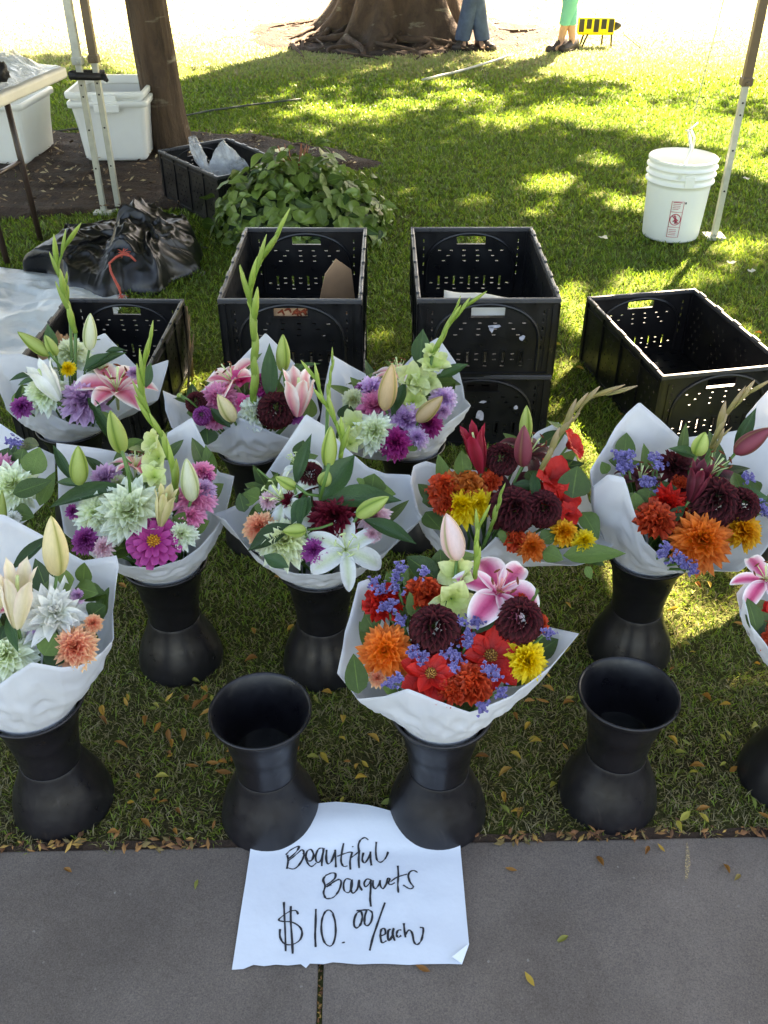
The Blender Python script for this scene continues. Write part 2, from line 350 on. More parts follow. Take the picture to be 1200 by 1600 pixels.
# ------------------------------------------------------------- trees
def bark(name, a, b, sc=10):
    m, n, p = newmat(name)
    f = nz(n, sc, 8, rough=.7, dist=.4, stretch=(1, 1, .28))
    c = ramp(n, f, [(.25, a), (.5, tuple((x+y)/2 for x, y in zip(a, b))), (.75, b)])
    li = ramp(n, nz(n, 7, 5, stretch=(.7, .7, 2.4)), [(.60, (0, 0, 0)), (.72, (.6, .6, .6))]); c = mixc(n, li, c, hx('a09a84'))
    n.links.new(c, p.inputs['Base Color']); p.inputs['Roughness'].default_value = .9; bump(n, p, f, 1.0, .04); return m
BARK1 = bark('bark_brown', hx('261c14'), hx('66503c')); BARK2 = bark('bark_grey_brown', hx('2c1e16'), hx('665040'), 7)
LEAFM = simple('crown_leaf', hx('3c5a20'), .5, .3, 3); translucent(LEAFM, .35)
TREES = []
def trunk(name_label, base, H, r0, r1, flare, mat, ridges, crown_c, crown_r, roots=None, lean=(0, 0)):
    t = thing('tree', name_label, 'tree', T(base.x, base.y, 0))
    mb = MB(); NA = 96; zs = [-.05+ (H+.05)*(i/70)**1.7 for i in range(71)]; vs = []
    for i, z in enumerate(zs):
        for j in range(NA):
            a = 2*math.pi*j/NA
            q = r1+(r0-r1)*max(0, 1-z/H) + flare*math.exp(-max(z, 0)/(.28 if flare > .3 else .12))*(.72+.28*math.sin(ridges*a+1)+.2*math.sin((ridges*2+1)*a))
            q *= 1+.05*noise.noise(Vector((math.cos(a)*3, math.sin(a)*3, z*1.3+base.x)))+.045*noise.noise(Vector((math.cos(a)*9, math.sin(a)*9, z*3)))
            vs.append((q*math.cos(a)+lean[0]*z, q*math.sin(a)+lean[1]*z, z))
    mb.add(vs, [(i*NA+j, i*NA+(j+1) % NA, (i+1)*NA+(j+1) % NA, (i+1)*NA+j) for i in range(70) for j in range(NA)])
    part('trunk', mb, mat, t)
    for j in range(roots or 0):
        a = 2*math.pi*j/roots+random.uniform(-.25, .25)
        if 2*math.pi-1.15 < a % (2*math.pi) < 2*math.pi-.2: continue
        rb = MB(); L = random.uniform(.6, 1.3)*r0*1.7; pts = []; rr = []
        for k in range(15):
            s = k/14; d = r0*1.15+s*L; aa = a+.22*math.sin(s*(5+j % 4)+j)
            pts.append((d*math.cos(aa), d*math.sin(aa), .07*(1-s)**1.2+.045+.02*math.sin(s*9+j)-.05*s)); rr.append((.036*(1-s)**.9+.008)*r0*1.7*(.45+.4*(j % 3)))
        rb.tube(pts, rr, 8); part('root', rb, mat, t)
    for j in range(7):   # limbs up into the crown
        a = 2*math.pi*j/7+base.x; lb = MB(); top = Vector((crown_c[0]-base.x, crown_c[1]-base.y, crown_c[2])) + Vector((math.cos(a)*crown_r[0]*.7, math.sin(a)*crown_r[1]*.7, random.uniform(-.3, .9)))
        st = Vector((lean[0]*H*.9, lean[1]*H*.9, H*random.uniform(.72, .93))); pts = [st.lerp(top, k/6)+Vector((0, 0, .35*math.sin(math.pi*k/6))) for k in range(7)]
        lb.tube(pts, [r1*.6*(1-k/8)+.015 for k in range(7)], 7); part('limb', lb, mat, t)
    TREES.append((t, Vector(crown_c), Vector(crown_r))); return t
tb = G(268, 236)
trunk('slim brown tree trunk standing in the mulch bed on the left', tb, 3.6, .118, .10, .035, BARK1, 4, (-2.0, 6.6, 5.4), (5.2, 5.6, 2.1), lean=(-.045, 0))
bb = G(624, 58)
trunk('broad old tree with spreading surface roots at the back of the lawn', Vector((bb.x, bb.y+.1, 0)), 4.2, .47, .40, .55, BARK2, 6, (.6, 11.5, 6.2), (6.2, 5.6, 2.4), roots=44)
trunk('tree outside the view on the right that shades the lawn', Vector((5.6, 8.4, 0)), 3.6, .2, .15, .08, BARK1, 5, (5.0, 7.0, 5.3), (3.9, 4.6, 1.8))
trunk('tree beside the pavement on the right that shades the stall', Vector((3.6, 1.8, 0)), 3.4, .16, .12, .07, BARK1, 5, (2.6, 4.2, 4.9), (2.7, 2.9, 1.5))

LIT = shadepatch([(1010, 60, 190, 62), (1160, 85, 130, 28), (900, 95, 60, 18), (985, 182, 125, 20), (1120, 205, 110, 26), (1180, 260, 60, 22), (860, 285, 50, 14), (985, 322, 45, 16),
        (1150, 385, 45, 32), (1080, 430, 60, 16), (900, 480, 32, 34), (1010, 440, 60, 18), (590, 560, 30, 45), (890, 590, 30, 42), (300, 600, 30, 26), (1095, 975, 95, 95), (920, 935, 60, 60), (1000, 900, 60, 60), (1180, 820, 90, 110), (1050, 650, 160, 60), (1010, 520, 110, 60), (1010, 690, 210, 90),
        (640, 165, 45, 9), (720, 150, 40, 8), (790, 190, 45, 12), (560, 175, 70, 8), (330, 95, 60, 7), (160, 150, 50, 8), (280, 115, 55, 6), (870, 170, 40, 10), (640, 300, 18, 8),
        (1190, 560, 30, 60), (700, 130, 25, 6), (480, 165, 40, 5), (740, 250, 22, 7), (830, 330, 25, 9), (940, 250, 34, 10), (1040, 290, 40, 12)])
def lit_np(x, y):
    top = 8.9 + .8*np.sin(x*1.3+1) + .35*np.sin(x*4.1) + .4*(x < -1)
    m = (y > top) | ((x > 1.3) & (y > 8.0 + .3*np.sin(x*5)))
    for cx, cy, rx, ry in LIT: m |= ((x-cx)/rx)**2+((y-cy)/ry)**2 < .9+.35*np.sin(x*23+y*31)
    return m
def lit_at(x, y):
    top = 8.9 + .8*math.sin(x*1.3+1) + .35*math.sin(x*4.1) + (.4 if x < -1 else 0)
    if y > top: return True
    if x > 1.3 and y > 8.0 + .3*math.sin(x*5): return True
    for cx, cy, rx, ry in LIT:
        if ((x-cx)/rx)**2+((y-cy)/ry)**2 < 1+.5*math.sin(x*23+y*31): return True
    return False
def crowns():
    sh = 1/math.tan(SUN_EL); hxs, hys = SX*sh, SY*sh
    per = [[] for _ in TREES]; tries = 0
    while tries < 40000:
        tries += 1
        ti = tries % len(TREES); t, c, r = TREES[ti]
        d = Vector((random.gauss(0, 1), random.gauss(0, 1), random.gauss(0, 1))).normalized()*random.random()**.36
        p = c + Vector((d.x*r.x, d.y*r.y, d.z*r.z))
        gx, gy = p.x-hxs*p.z, p.y-hys*p.z
        sp = .10+.16*random.random()
        if lit_at(gx, gy): continue
        # stay clear of the edge of the sunlit gaps
        if any(lit_at(gx+sp*a, gy+sp*1.3*b) for a, b in ((1, 0), (-1, 0), (0, 1), (0, -1))) and random.random() < .8: continue
        if noise.noise(Vector((gx*1.1, gy*.8, 5))) > .42 and random.random() < .45 and gy > 2.6: continue
        if ti == 3 and random.random() < .35: continue
        per[ti].append((p, sp))
    for ti, L in enumerate(per):
        t = TREES[ti][0]; n = len(L)
        if not n: continue
        base = WM[t.name].translation
        P = np.array([tuple(q[0]-base) for q in L]); sp = np.array([q[1] for q in L]); K = 6
        C = np.repeat(P, K, 0) + rng.normal(size=(n*K, 3))*np.repeat(sp, K)[:, None]*np.array([1, 1, .6])
        W3 = C + np.array(tuple(base)); keep = ~lit_np(W3[:, 0]-hxs*W3[:, 2], W3[:, 1]-hys*W3[:, 2]) | (rng.random(len(C)) < .04); C = C[keep]
        N = len(C); a = rng.normal(size=(N, 3)); a[:, 2] *= .45; a /= np.linalg.norm(a, axis=1)[:, None]
        b = np.cross(a, rng.normal(size=(N, 3))*np.array([.5, .5, .2])+np.array([0, 0, 1.0])); b /= np.linalg.norm(b, axis=1)[:, None]
        L_ = (.06+.05*rng.random(N))[:, None]; W_ = L_*.45
        V = np.stack([C-a*L_, C-b*W_, C+a*L_, C+b*W_], 1).reshape(-1, 3)
        me = bpy.data.meshes.new('crown'); me.vertices.add(len(V)); me.vertices.foreach_set('co', V.astype(np.float32).ravel())
        me.loops.add(N*4); me.loops.foreach_set('vertex_index', np.arange(N*4, dtype=np.int32)); me.polygons.add(N)
        me.polygons.foreach_set('loop_start', np.arange(0, N*4, 4, dtype=np.int32)); me.update(calc_edges=True); me.materials.append(LEAFM)
        o = link('crown', me, t, WM[t.name]); o['kind'] = 'stuff'
crowns()

# ------------------------------------------------------------- canopy frame, roof and poles
PALE = simple('pole_pale_steel', hx('b4b4a6'), .4, .12, 30, .1, 200, metal=.1)
BRZ = simple('pole_bronze', hx('6c5a44'), .4, .1, 30); BLK = simple('black_strap', hx('141214'), .6, .3, 60, .4, 200)
FAB = simple('canopy_fabric', hx('dfe4ea'), .8, .04, 5, .1, 300); translucent(FAB, .22)
pr = G(1115, 371); pl = G(163, 332); pl2 = pl + Vector((.062, .05, 0))
can = thing('canopy', 'pop up market canopy over the bouquets with its pale pole by the white bucket', 'canopy', T(0, 0, 0))
def sq(mb, x, y, z0, z1, w): mb.box((x-w/2, y-w/2, z0), (x+w/2, y+w/2, z1))
def leg(x, y, lowm, upm, zj=.68, w=.027, parent=can):
    b = MB(); sq(b, x, y, 0.012, zj+.1, w); o = bevel(part('lower_leg', b, lowm, parent, smooth=False), .003)
    b = MB(); sq(b, x, y, zj, 2.06, w+.010); bevel(part('upper_leg', b, upm, parent, smooth=False), .003)
    b = MB(); b.box((x-.045, y-.045, 0), (x+.045, y+.045, .012)); part('foot_plate', b, lowm, parent, smooth=False)
    b = MB(); sq(b, x, y, zj-.012, zj+.022, w+.020)
    b.tube([(x, y-w*.5-.02, zj+.0), (x, y-w*.5, zj+.0)], .009, 10); bevel(part('leg_clamp', b, upm, parent, smooth=False), .003)
    b = MB()
    for zz in (.55, .60, .40, .22): b.tube([(x+.0, y-w/2-.0015, zz), (x, y-w/2+.003, zz)], .0045, 10)
    part('peg_hole', b, BLK, parent)
leg(pr.x, pr.y, PALE, BRZ); 
corn = [(pr.x, pr.y), (pl2.x, pl2.y), (pl2.x-.02, pl2.y-3.0), (pr.x-.02, pr.y-3.0)]
for k in (2, 3): leg(corn[k][0], corn[k][1]-.0, PALE, BRZ)
leg(pl2.x, pl2.y, PALE, BRZ, zj=.70)
cxm = sum(c[0] for c in corn)/4; cym = sum(c[1] for c in corn)/4
for k in range(4):
    a, c = corn[k], corn[(k+1) % 4]; b = MB()
    b.tube([(*a, 2.03), (*c, 2.03)], .012, 6); b.tube([(*a, 1.9), (*c, 2.05)], .009, 6); part('truss_bar', b, PALE, can)
b = MB(); NN = 24; vs = []
for i in range(NN+1):
    for j in range(NN+1):
        u, v = i/NN, j/NN; ex = .05
        p = Vector(corn[2][:2]+(0,)).lerp(Vector(corn[3][:2]+(0,)), u).lerp(Vector(corn[1][:2]+(0,)).lerp(Vector(corn[0][:2]+(0,)), u), v)
        h = min(u, 1-u, v, 1-v)*2; vs.append((p.x, p.y, 2.08+.75*h-.05*math.sin(math.pi*h)))
b.add(vs, [(i*(NN+1)+j, (i+1)*(NN+1)+j, (i+1)*(NN+1)+j+1, i*(NN+1)+j+1) for i in range(NN) for j in range(NN)])
for e in range(4):   # valance
    a, c = corn[e], corn[(e+1) % 4]; vs = []
    for i in range(13):
        s = i/12; x, y = a[0]+(c[0]-a[0])*s, a[1]+(c[1]-a[1])*s; vs += [(x, y, 2.08), (x, y, 1.86+.012*math.sin(s*25))]
    b.add(vs, [(2*i, 2*i+1, 2*i+3, 2*i+2) for i in range(12)])
part('roof', b, FAB, can)
# the neighbouring stall's leg strapped to the left one
can2 = thing('canopy', 'second canopy leg, all pale, strapped beside the brown-topped one', 'canopy', T(0, 0, 0))
leg(pl.x, pl.y, PALE, PALE, zj=.70, parent=can2)
b = MB(); b.add([(pl.x, pl.y, 2.07), (pl.x-3, pl.y-.1, 2.07), (pl.x-3, pl.y+2.9, 2.07), (pl.x, pl.y+3, 2.07), (pl.x-1.5, pl.y+1.45, 2.8)], [(0, 1, 4), (1, 2, 4), (2, 3, 4), (3, 0, 4)]); part('roof', b, FAB, can2, smooth=False)
b = MB(); zs_ = PY(130, 118, pl.y-.02).z
pts = [(pl.x-.04, pl.y-.03, zs_), (pl.x, pl.y-.035, zs_), (pl2.x, pl2.y-.035, zs_-.012), (pl2.x+.035, pl2.y-.0, zs_-.016), (pl2.x+.03, pl2.y+.03, zs_-.01), (pl.x, pl.y+.03, zs_), (pl.x-.035, pl.y+.01, zs_), (pl.x-.035, pl.y-.02, zs_+.004)]
b.tube(pts, .017, 8); b.tube([(pl2.x+.03, pl2.y-.01, zs_-.012), (pl2.x+.055, pl2.y-.03, zs_-.03)], [.018, .008], 7)
tag(link('strap', b.mesh('strap', BLK)), 'black strap wound round the two canopy legs on the left', 'strap')

# ============================================================= CRATES
def plastic(name, c, rough=.32, bmp=.12):
    m, n, p = newmat(name)
    f = nz(n, 8, 6, rough=.7, dist=.5)
    n.links.new(ramp(n, f, [(.3, c), (.62, tuple(x*1.5 for x in c)), (.75, tuple(x*3+.012 for x in c))]), p.inputs['Base Color'])
    n.links.new(ramp(n, nz(n, 14, 5), [(.3, (rough-.08,)*3), (.7, (rough+.2,)*3)]), p.inputs['Roughness'])
    bump(n, p, nz(n, 120, 4), bmp, .002); return m
BLKP = plastic('black_plastic', hx('101012')); WORN = plastic('worn_black_plastic', hx('3a3a3c'), .30)
CW, CL, CHT, TH = .405, .61, .243, .007
def pierced(mb, w, h, holes, th, M):
    """board w x h in XZ with real rectangular holes (x0,z0,x1,z1), thickness th along +Y"""
    xs = sorted({-w/2, w/2, *[round(q[0], 5) for q in holes], *[round(q[2], 5) for q in holes]})
    zs = sorted({0, h, *[round(q[1], 5) for q in holes], *[round(q[3], 5) for q in holes]})
    nx, nzz = len(xs)-1, len(zs)-1; solid = [[True]*nzz for _ in range(nx)]
    for i in range(nx):
        for j in range(nzz):
            cx, cz = (xs[i]+xs[i+1])/2, (zs[j]+zs[j+1])/2
            if any(q[0] < cx < q[2] and q[1] < cz < q[3] for q in holes): solid[i][j] = False
    vs = [M @ Vector((x, y, z)) for y in (0, th) for x in xs for z in zs]; K = (nx+1)*(nzz+1); ix = lambda i, j, s: s*K+i*(nzz+1)+j
    fs = []
    for i in range(nx):
        for j in range(nzz):
            if not solid[i][j]: continue
            fs += [(ix(i, j, 0), ix(i+1, j, 0), ix(i+1, j+1, 0), ix(i, j+1, 0)), (ix(i, j, 1), ix(i, j+1, 1), ix(i+1, j+1, 1), ix(i+1, j, 1))]
            for di, dj, a, c in ((-1, 0, (i, j), (i, j+1)), (1, 0, (i+1, j+1), (i+1, j)), (0, -1, (i+1, j), (i, j)), (0, 1, (i, j+1), (i+1, j+1))):
                ii, jj = i+di, j+dj
                if ii < 0 or jj < 0 or ii >= nx or jj >= nzz or not solid[ii][jj]:
                    fs.append((ix(*a, 0), ix(*c, 0), ix(*c, 1), ix(*a, 1)))
    mb.add(vs, fs)
def short_holes():
    h = [(-.048, .188, .048, .216)]
    for z, xs in ((.168, (-.105, -.065, -.022, .022, .065, .105)), (.150, (-.075, -.025, .022, .075)), (.132, (-.09, -.025, .02, .09)), (.072, (-.078, -.026, .026, .078)), (.054, (-.13, -.078, -.026, .026, .078, .13)), (.034, (-.105, -.05, 0, .05, .105))):
        h += [(x-.0055, z-.002, x+.0055, z+.002) for x in xs]
    for x in (-.10, -.05, 0, .05, .10): h.append((x-.0035, .044, x+.0035, .078)) if False else None
    for x in (-.104, -.052, 0, .052, .104): h.append((x-.0035, .046, x+.0035, .079))
    for z in (.20, .175, .15, .12, .09): h += [(-.158-.002, z-.006, -.158+.002, z+.006), (.158-.002, z-.006, .158+.002, z+.006)]
    return h
def long_holes():
    h = []
    for gx in (-.225, -.075, .075, .225):
        for k, z in enumerate((.19, .165, .14, .115, .09, .065, .04)):
            for dx in ((-.035, 0, .035) if k % 2 else (-.018, .018)):
                h.append((gx+dx-.0028, z-.0042, gx+dx+.0028, z+.0042))
    return h
def arch(mb, M, y):
    pts = [(-.150, y, .02), (-.150, y, .10)] + [(-.150*math.cos(a), y, .10+.125*math.sin(a)**.8) for a in [math.pi*k/20 for k in range(1, 20)]] + [(.150, y, .10), (.150, y, .02)]
    mb.tube([M @ Vector(q) for q in pts], .0055, 8)
def build_crate_meshes():
    I = Matrix(); sh = MB(); pierced(sh, CW-.012, CHT-.014, short_holes(), TH, I); arch(sh, I, -.001); arch(sh, I, TH+.001)
    sh.box((-CW/2+.012, -.006, .0), (CW/2-.012, 0, .012)); sh.box((-.055, -.005, .182), (.055, -.001, .187)); sh.box((-.055, -.005, .217), (.055, -.001, .222))
    for x in (-.104, -.052, 0, .052, .104):
        for s in (-1, 1): sh.box((x+s*.0065-.0012, -.0035, .04), (x+s*.0065+.0012, -.0002, .083))
        sh.box((x-.0077, -.0035, .0832), (x+.0077, -.0002, .0855))
    for s in (-1, 1):
        sh.box((s*.188-.006, -.005, .012), (s*.188+.006, -.0005, .225)); sh.box((s*.17-.003, -.003, .02), (s*.17+.003, -.0005, .21))
    sh.box((-.18, -.004, .098), (.18, -.0005, .104)) if False else None
    lo = MB(); pierced(lo, CL-.012, CHT-.014, long_holes(), TH, I)
    for x in (-.297, -.15, 0, .15, .297): lo.box((x-.006, -.006, .004), (x+.006, -.0004, .226))
    for x in (-.29, .29): lo.box((x-.004, -.006, .004), (x+.004, -.0004, .226))
    lo.box((-.295, -.005, .205), (.295, -.0006, .212)); lo.box((-.295, -.005, .0), (.295, -.0006, .012))
    fl = MB(); hs = [(x-.012, y-.004, x+.012, y+.004) for x in [-.15+.05*i for i in range(7)] for y in [.06+.05*j for j in range(11)]]
    pierced(fl, CW-.03, CL-.03, hs, .005, Matrix.Translation((0, -(CL-.03)/2, .012)) @ Matrix.Rotation(R(-90), 4, 'X'))
    rm = MB(); a, b_, z0, z1 = CW/2, CL/2, CHT-.014, CHT
    for s in (-1, 1):
        rm.box((-a, s*b_-(.011 if s > 0 else 0), z0), (a, s*b_+(0 if s > 0 else .011), z1)); rm.box((s*a-(.011 if s > 0 else 0), -b_+.0112, z0+.0004), (s*a+(0 if s > 0 else .011), b_-.0112, z1-.0004))
        for k in range(5):   # hinge lugs standing proud along the long sides
            y = -.24+.12*k; rm.box((s*(a-.004)-.005, y-.022, z1-.002), (s*(a-.004)+.005, y+.022, z1+.0035))
    co = MB(); co.box((-.009, -.009, .0), (.009, .009, z0-.0005))
    return [m.mesh(n, q, False) for m, n, q in ((sh, 'end_wall', BLKP), (lo, 'side_wall', BLKP), (fl, 'floor_panel', BLKP), (rm, 'rim', WORN), (co, 'corner_post', BLKP))]
CM = build_crate_meshes(); CRATEFOOT = []
def crate(label, x, y, z, rz, group='black plastic produce crates'):
    t = thing('crate', label, 'crate', T(x, y, z, rz), group)
    fr = link('end_wall', CM[0], t, WM[t.name] @ T(0, -CL/2+.006, 0)); fr2 = link('end_wall', CM[0], t, WM[t.name] @ T(0, CL/2-.006, 0, math.pi))
    for s in (-1, 1): link('side_wall', CM[1], t, WM[t.name] @ T(s*(CW/2-.006), 0, 0, s*math.pi/2))
    link('floor_panel', CM[2], t, WM[t.name]); o = link('rim', CM[3], t, WM[t.name]); bevel(o, .0025, 2); 
    for sx in (-1, 1):
        for sy in (-1, 1): link('corner_post', CM[4], t, WM[t.name] @ T(sx*(CW/2-.011), sy*(CL/2-.011), 0))
    M = WM[t.name]
    if z < .1: CRATEFOOT.append([M @ Vector(q) for q in ((-CW/2, -CL/2, 0), (CW/2, -CL/2, 0), (CW/2, CL/2, 0), (-CW/2, CL/2, 0))])
    return t
ST = 2*CHT-.006
def front_center(pxl, pxr, py, z):
    a, b = G(pxl, py, z), G(pxr, py, z); return (a+b)/2
fa = front_center(337, 570, 468, ST); fb = front_center(650, 878, 467, ST)
crate('lower crate under the one holding brown cardboard', fa.x, fa.y+CL/2, 0, R(.5)); ca = crate('upper crate holding brown cardboard, in front of the green leaf bundle', fa.x, fa.y+CL/2, CHT-.006, R(-.4))
crate('lower crate with torn sticker scraps, under the one holding a white sheet', fb.x+.003, fb.y+CL/2, 0, R(-1)); cb = crate('upper crate holding a white sheet, left of the single crate in the sun', fb.x, fb.y+CL/2, CHT-.006, R(.3))
c0 = G(1035, 588, CHT); c1 = G(923, 470, CHT); d = (c1-c0).normalized(); rz = math.atan2(-d.x, d.y)
cc = c0 + d*CL/2 + Vector((d.y, -d.x, 0))*CW/2
ccr = crate('single empty crate on the sunlit grass at the right, rims shining', cc.x, cc.y, 0, rz)
l1 = G(286, 469, CHT); l0 = G(100, 473, CHT); cl_ = (l1+l0)/2
crate('crate at the left holding crumpled brown paper, standing beside the white tarp', cl_.x, cl_.y-CL/2, .012, R(-1.5))
k0 = G(247, 238, CHT); th_ = R(37.7); sh_ = Vector((math.cos(th_), math.sin(th_), 0)); lo_ = Vector((math.sin(th_), -math.cos(th_), 0))
kc = k0 + sh_*CW/2 + lo_*CL/2
crate('crate turned diagonally at the foot of the slim tree, holding clear plastic bags', kc.x, kc.y, .012, th_)
# stickers and scraps stuck on crate faces
STK = simple('sticker_remains', hx('b8b8c4'), .6, .25, 80)
def scrap(px, py, Y, w, h, n=7, seed=0):
    p = PY(px, py, Y-.0075); rr = random.Random(seed); b = MB(); vs = [p]; 
    for k in range(n): a = 2*math.pi*k/n; q = .5+.5*rr.random(); vs.append(p+Vector((w*q*math.cos(a), 0, h*q*math.sin(a))))
    b.add(vs, [(0, k+1, (k+1) % n+1) for k in range(n)]); return b
fy = fb.y
for (px, py, w, h, s) in ((816, 528, .012, .010, 1), (772, 510, .020, .008, 2), (768, 515, .010, .012, 3), (806, 636, .010, .009, 4), (750, 650, .014, .022, 5), (754, 628, .014, .006, 6)):
    b = scrap(px, py, fy, w, h, 9, s); par = cb if py < 580 else None
    par = par or [o for o in bpy.data.objects if o.get('label', '').startswith('lower crate with torn')][0]
    o = link('sticker', b.mesh('sticker', STK), par, Matrix())
# contents
CARD = simple('cardboard', hx('c49c78'), .8, .12, 12, .2, 60); PRINT = simple('cardboard_print', hx('8c3c20'), .8, .2, 30)
PAPERW = simple('white_sheet', hx('d4d2ca'), .6, .06, 8, .2, 40)
t = thing('cardboard', 'brown cardboard piece with red print leaning inside the upper left crate', 'cardboard', T(fa.x, fa.y, 0))
zb = CHT+.012
b = MB(); y = .012; b.box((-.07, y+.012, zb+.05), (.085, y+.016, ST-.016)); part('sheet', b, CARD, t, smooth=False)
p0 = PY(495, 470, fa.y+.20)-Vector((fa.x, fa.y, 0)); b = MB()
b.add([(p0.x-.02, .36, zb), (p0.x+.115, .40, zb), (p0.x+.100, .37, zb+.17), (p0.x+.055, .34, zb+.215), (p0.x+.02, .33, zb+.17)], [(0, 1, 2, 3, 4)]); o = part('flap', b, CARD, t, smooth=False); s_ = o.modifiers.new('s', 'SOLIDIFY'); s_.thickness = .004
b = MB(); rr = random.Random(3)
for k in range(9):
    x = -.035+.07*rr.random() if k % 2 else -.04+.01*k; z = ST-.055+.02*rr.random()
    b.tube([(x, y+.011, z), (x+.012, y+.011, z+.008), (x+.018, y+.011, z-.006)], [.002, .005, .002], 6)
part('print', b, PRINT, t)
b = MB(); NN = 14; vs = []; org_ = Vector((fb.x, fb.y, 0))
f0, f1, g0, g1 = Vector((-.125, .012, ST-.07)), Vector((.15, .012, ST-.065)), PY(694, 453, fb.y+.13)-org_, PY(806, 465, fb.y+.10)-org_
for i in range(NN+1):
    for j in range(NN+1):
        u, v = i/NN, j/NN; q_ = f0.lerp(f1, u).lerp(g0.lerp(g1, u), v); vs.append(q_+Vector((0, 0, .012*math.sin(math.pi*v)+.003*math.sin(9*u+3*v))))
b.add(vs, [(i*(NN+1)+j, (i+1)*(NN+1)+j, (i+1)*(NN+1)+j+1, i*(NN+1)+j+1) for i in range(NN) for j in range(NN)])
o = link('paper_sheet', b.mesh('paper_sheet', PAPERW), None, T(fb.x, fb.y, 0)); s_ = o.modifiers.new('s', 'SOLIDIFY'); s_.thickness = .0015
tag(o, 'white sheet lying across the inside of the upper middle crate', 'paper')
def crumple(name, M, sx, sy, sz, mat, label, cat, seed=0, n=34, amp=.35, group=None, fr=3.0, sharp=1.0):
    b = MB(); vs = []
    for i in range(n+1):
        for j in range(n*2):
            th = math.pi*i/n; ph = math.pi*j/n; d = Vector((math.sin(th)*math.cos(ph), math.sin(th)*math.sin(ph), math.cos(th)))
            q = 0; a = 1
            for k in range(4):
                q += a*(1-abs(noise.noise(d*fr*(1.9**k)+Vector((seed*7, k*5, 1))))*2.4)**sharp if sharp == 1 else a*noise.noise(d*fr*(1.9**k)+Vector((seed*7, k*5, 1))); a *= .5
            r = 1+amp*(q-.8); vs.append((d.x*r*sx, d.y*r*sy, max(d.z*r*sz, -.03)))
    b.add(vs, [(i*2*n+j, (i+1)*2*n+j, (i+1)*2*n+(j+1) % (2*n), i*2*n+(j+1) % (2*n)) for i in range(n) for j in range(2*n)])
    o = link(name, b.mesh(name, mat), None, M)
    if label: tag(o, label, cat, group)
    return o
KRAFT = simple('kraft_paper', hx('b89068'), .8, .15, 14, .5, 60)
q = PY(80, 515, cl_.y-.30); crumple('paper_bag', T(q.x, q.y, .13), .085, .09, .10, KRAFT, 'crumpled brown paper inside the crate at the left', 'paper', 3, 24, .4)
def film(name, tint, alpha, rough=.12):
    m, n, p = newmat(name); p.inputs['Base Color'].default_value = (*tint, 1); p.inputs['Roughness'].default_value = rough; p.inputs['Specular IOR Level'].default_value = .9
    tr = nd(n, 'ShaderNodeBsdfTransparent'); mx = nd(n, 'ShaderNodeMixShader')
    n.links.new(ramp(n, nz(n, 9, 5, dist=1.0), [(.35, (alpha-.25,)*3), (.7, (min(1, alpha+.3),)*3)]), mx.inputs[0])
    n.links.new(tr.outputs[0], mx.inputs[1]); n.links.new(p.outputs[0], mx.inputs[2]); n.links.new(mx.outputs[0], n.nodes['Material Output'].inputs[0])
    bump(n, p, nz(n, 16, 5, dist=1.5), .9, .02); return m
FILM = film('clear_plastic_film', hx('dce2e8'), .5); FILM2 = film('silvery_plastic_film', hx('d4dce4'), .8, .1)
def sheetbag(label, pts, mat, seed, parent=None):
    """upright crumpled bag: front and back skins over an outline of points"""
    b = MB(); n = 16; L = pts[0]; Rr = pts[1]; vs = []
    for side in (-1, 1):
        for i in range(n+1):
            v = i/n; k = v*(len(L)-1); a = min(int(k), len(L)-2); f = k-a
            l = L[a].lerp(L[a+1], f); r = Rr[a].lerp(Rr[a+1], f)
            for j in range(n+1):
                u = j/n; p = l.lerp(r, u); dep = side*.05*math.sin(math.pi*u)**.7*(1-.6*v) + .014*noise.noise(Vector((u*6, v*6, seed+side)))
                vs.append(p+Vector((.008*noise.noise(Vector((u*9, v*7, seed+9))), dep, .012*noise.noise(Vector((u*8, v*8, seed+4))))))
    K = (n+1)**2
    for s in (0, 1): b.add(vs[s*K:(s+1)*K], [(i*(n+1)+j, i*(n+1)+j+1, (i+1)*(n+1)+j+1, (i+1)*(n+1)+j) for i in range(n) for j in range(n)])
    return tag(link('plastic_bag', b.mesh('plastic_bag', mat)), label, 'plastic bag')
Yb = kc.y-.02
sheetbag('twisted clear plastic bag neck with a loop, standing at the left of the diagonal crate', ([PY(330, 285, Yb), PY(312, 262, Yb), PY(297, 235, Yb), PY(294, 214, Yb)], [PY(352, 285, Yb), PY(328, 262, Yb), PY(320, 240, Yb), PY(306, 213, Yb)]), FILM, 2)
sheetbag('pointed clear plastic bag spread in the middle of the diagonal crate', ([PY(322, 280, Yb), PY(327, 255, Yb), PY(335, 235, Yb), PY(345, 221, Yb)], [PY(392, 278, Yb), PY(388, 257, Yb), PY(370, 238, Yb), PY(350, 221, Yb)]), FILM, 5)
# dried reed stalks against the left crate
REED = simple('dry_reed', hx('8a7458'), .8, .2, 30, .3, 90); t = thing('reed_bundle', 'dry brown reed stalks leaning along the right side of the left crate', 'dry stalks')
ex = cl_.x+CW/2+.012
for k, (y0, z0, y1, z1, r) in enumerate(((cl_.y-.02, .235, cl_.y-.10, .01, .006), (cl_.y-.03, .22, cl_.y-.14, .01, .004), (cl_.y-.015, .20, cl_.y-.22, .02, .003), (cl_.y-.20, .02, cl_.y-.06, .15, .003), (cl_.y-.24, .01, cl_.y-.10, .13, .0025))):
    b = MB(); b.tube([(ex+.004*k, y0, z0), (ex+.004+.004*k, (y0+y1)/2, (z0+z1)/2+.004), (ex+.012+.004*k, y1, z1)], [r, r*1.1, r*.7], 6); part('stalk', b, REED, t)

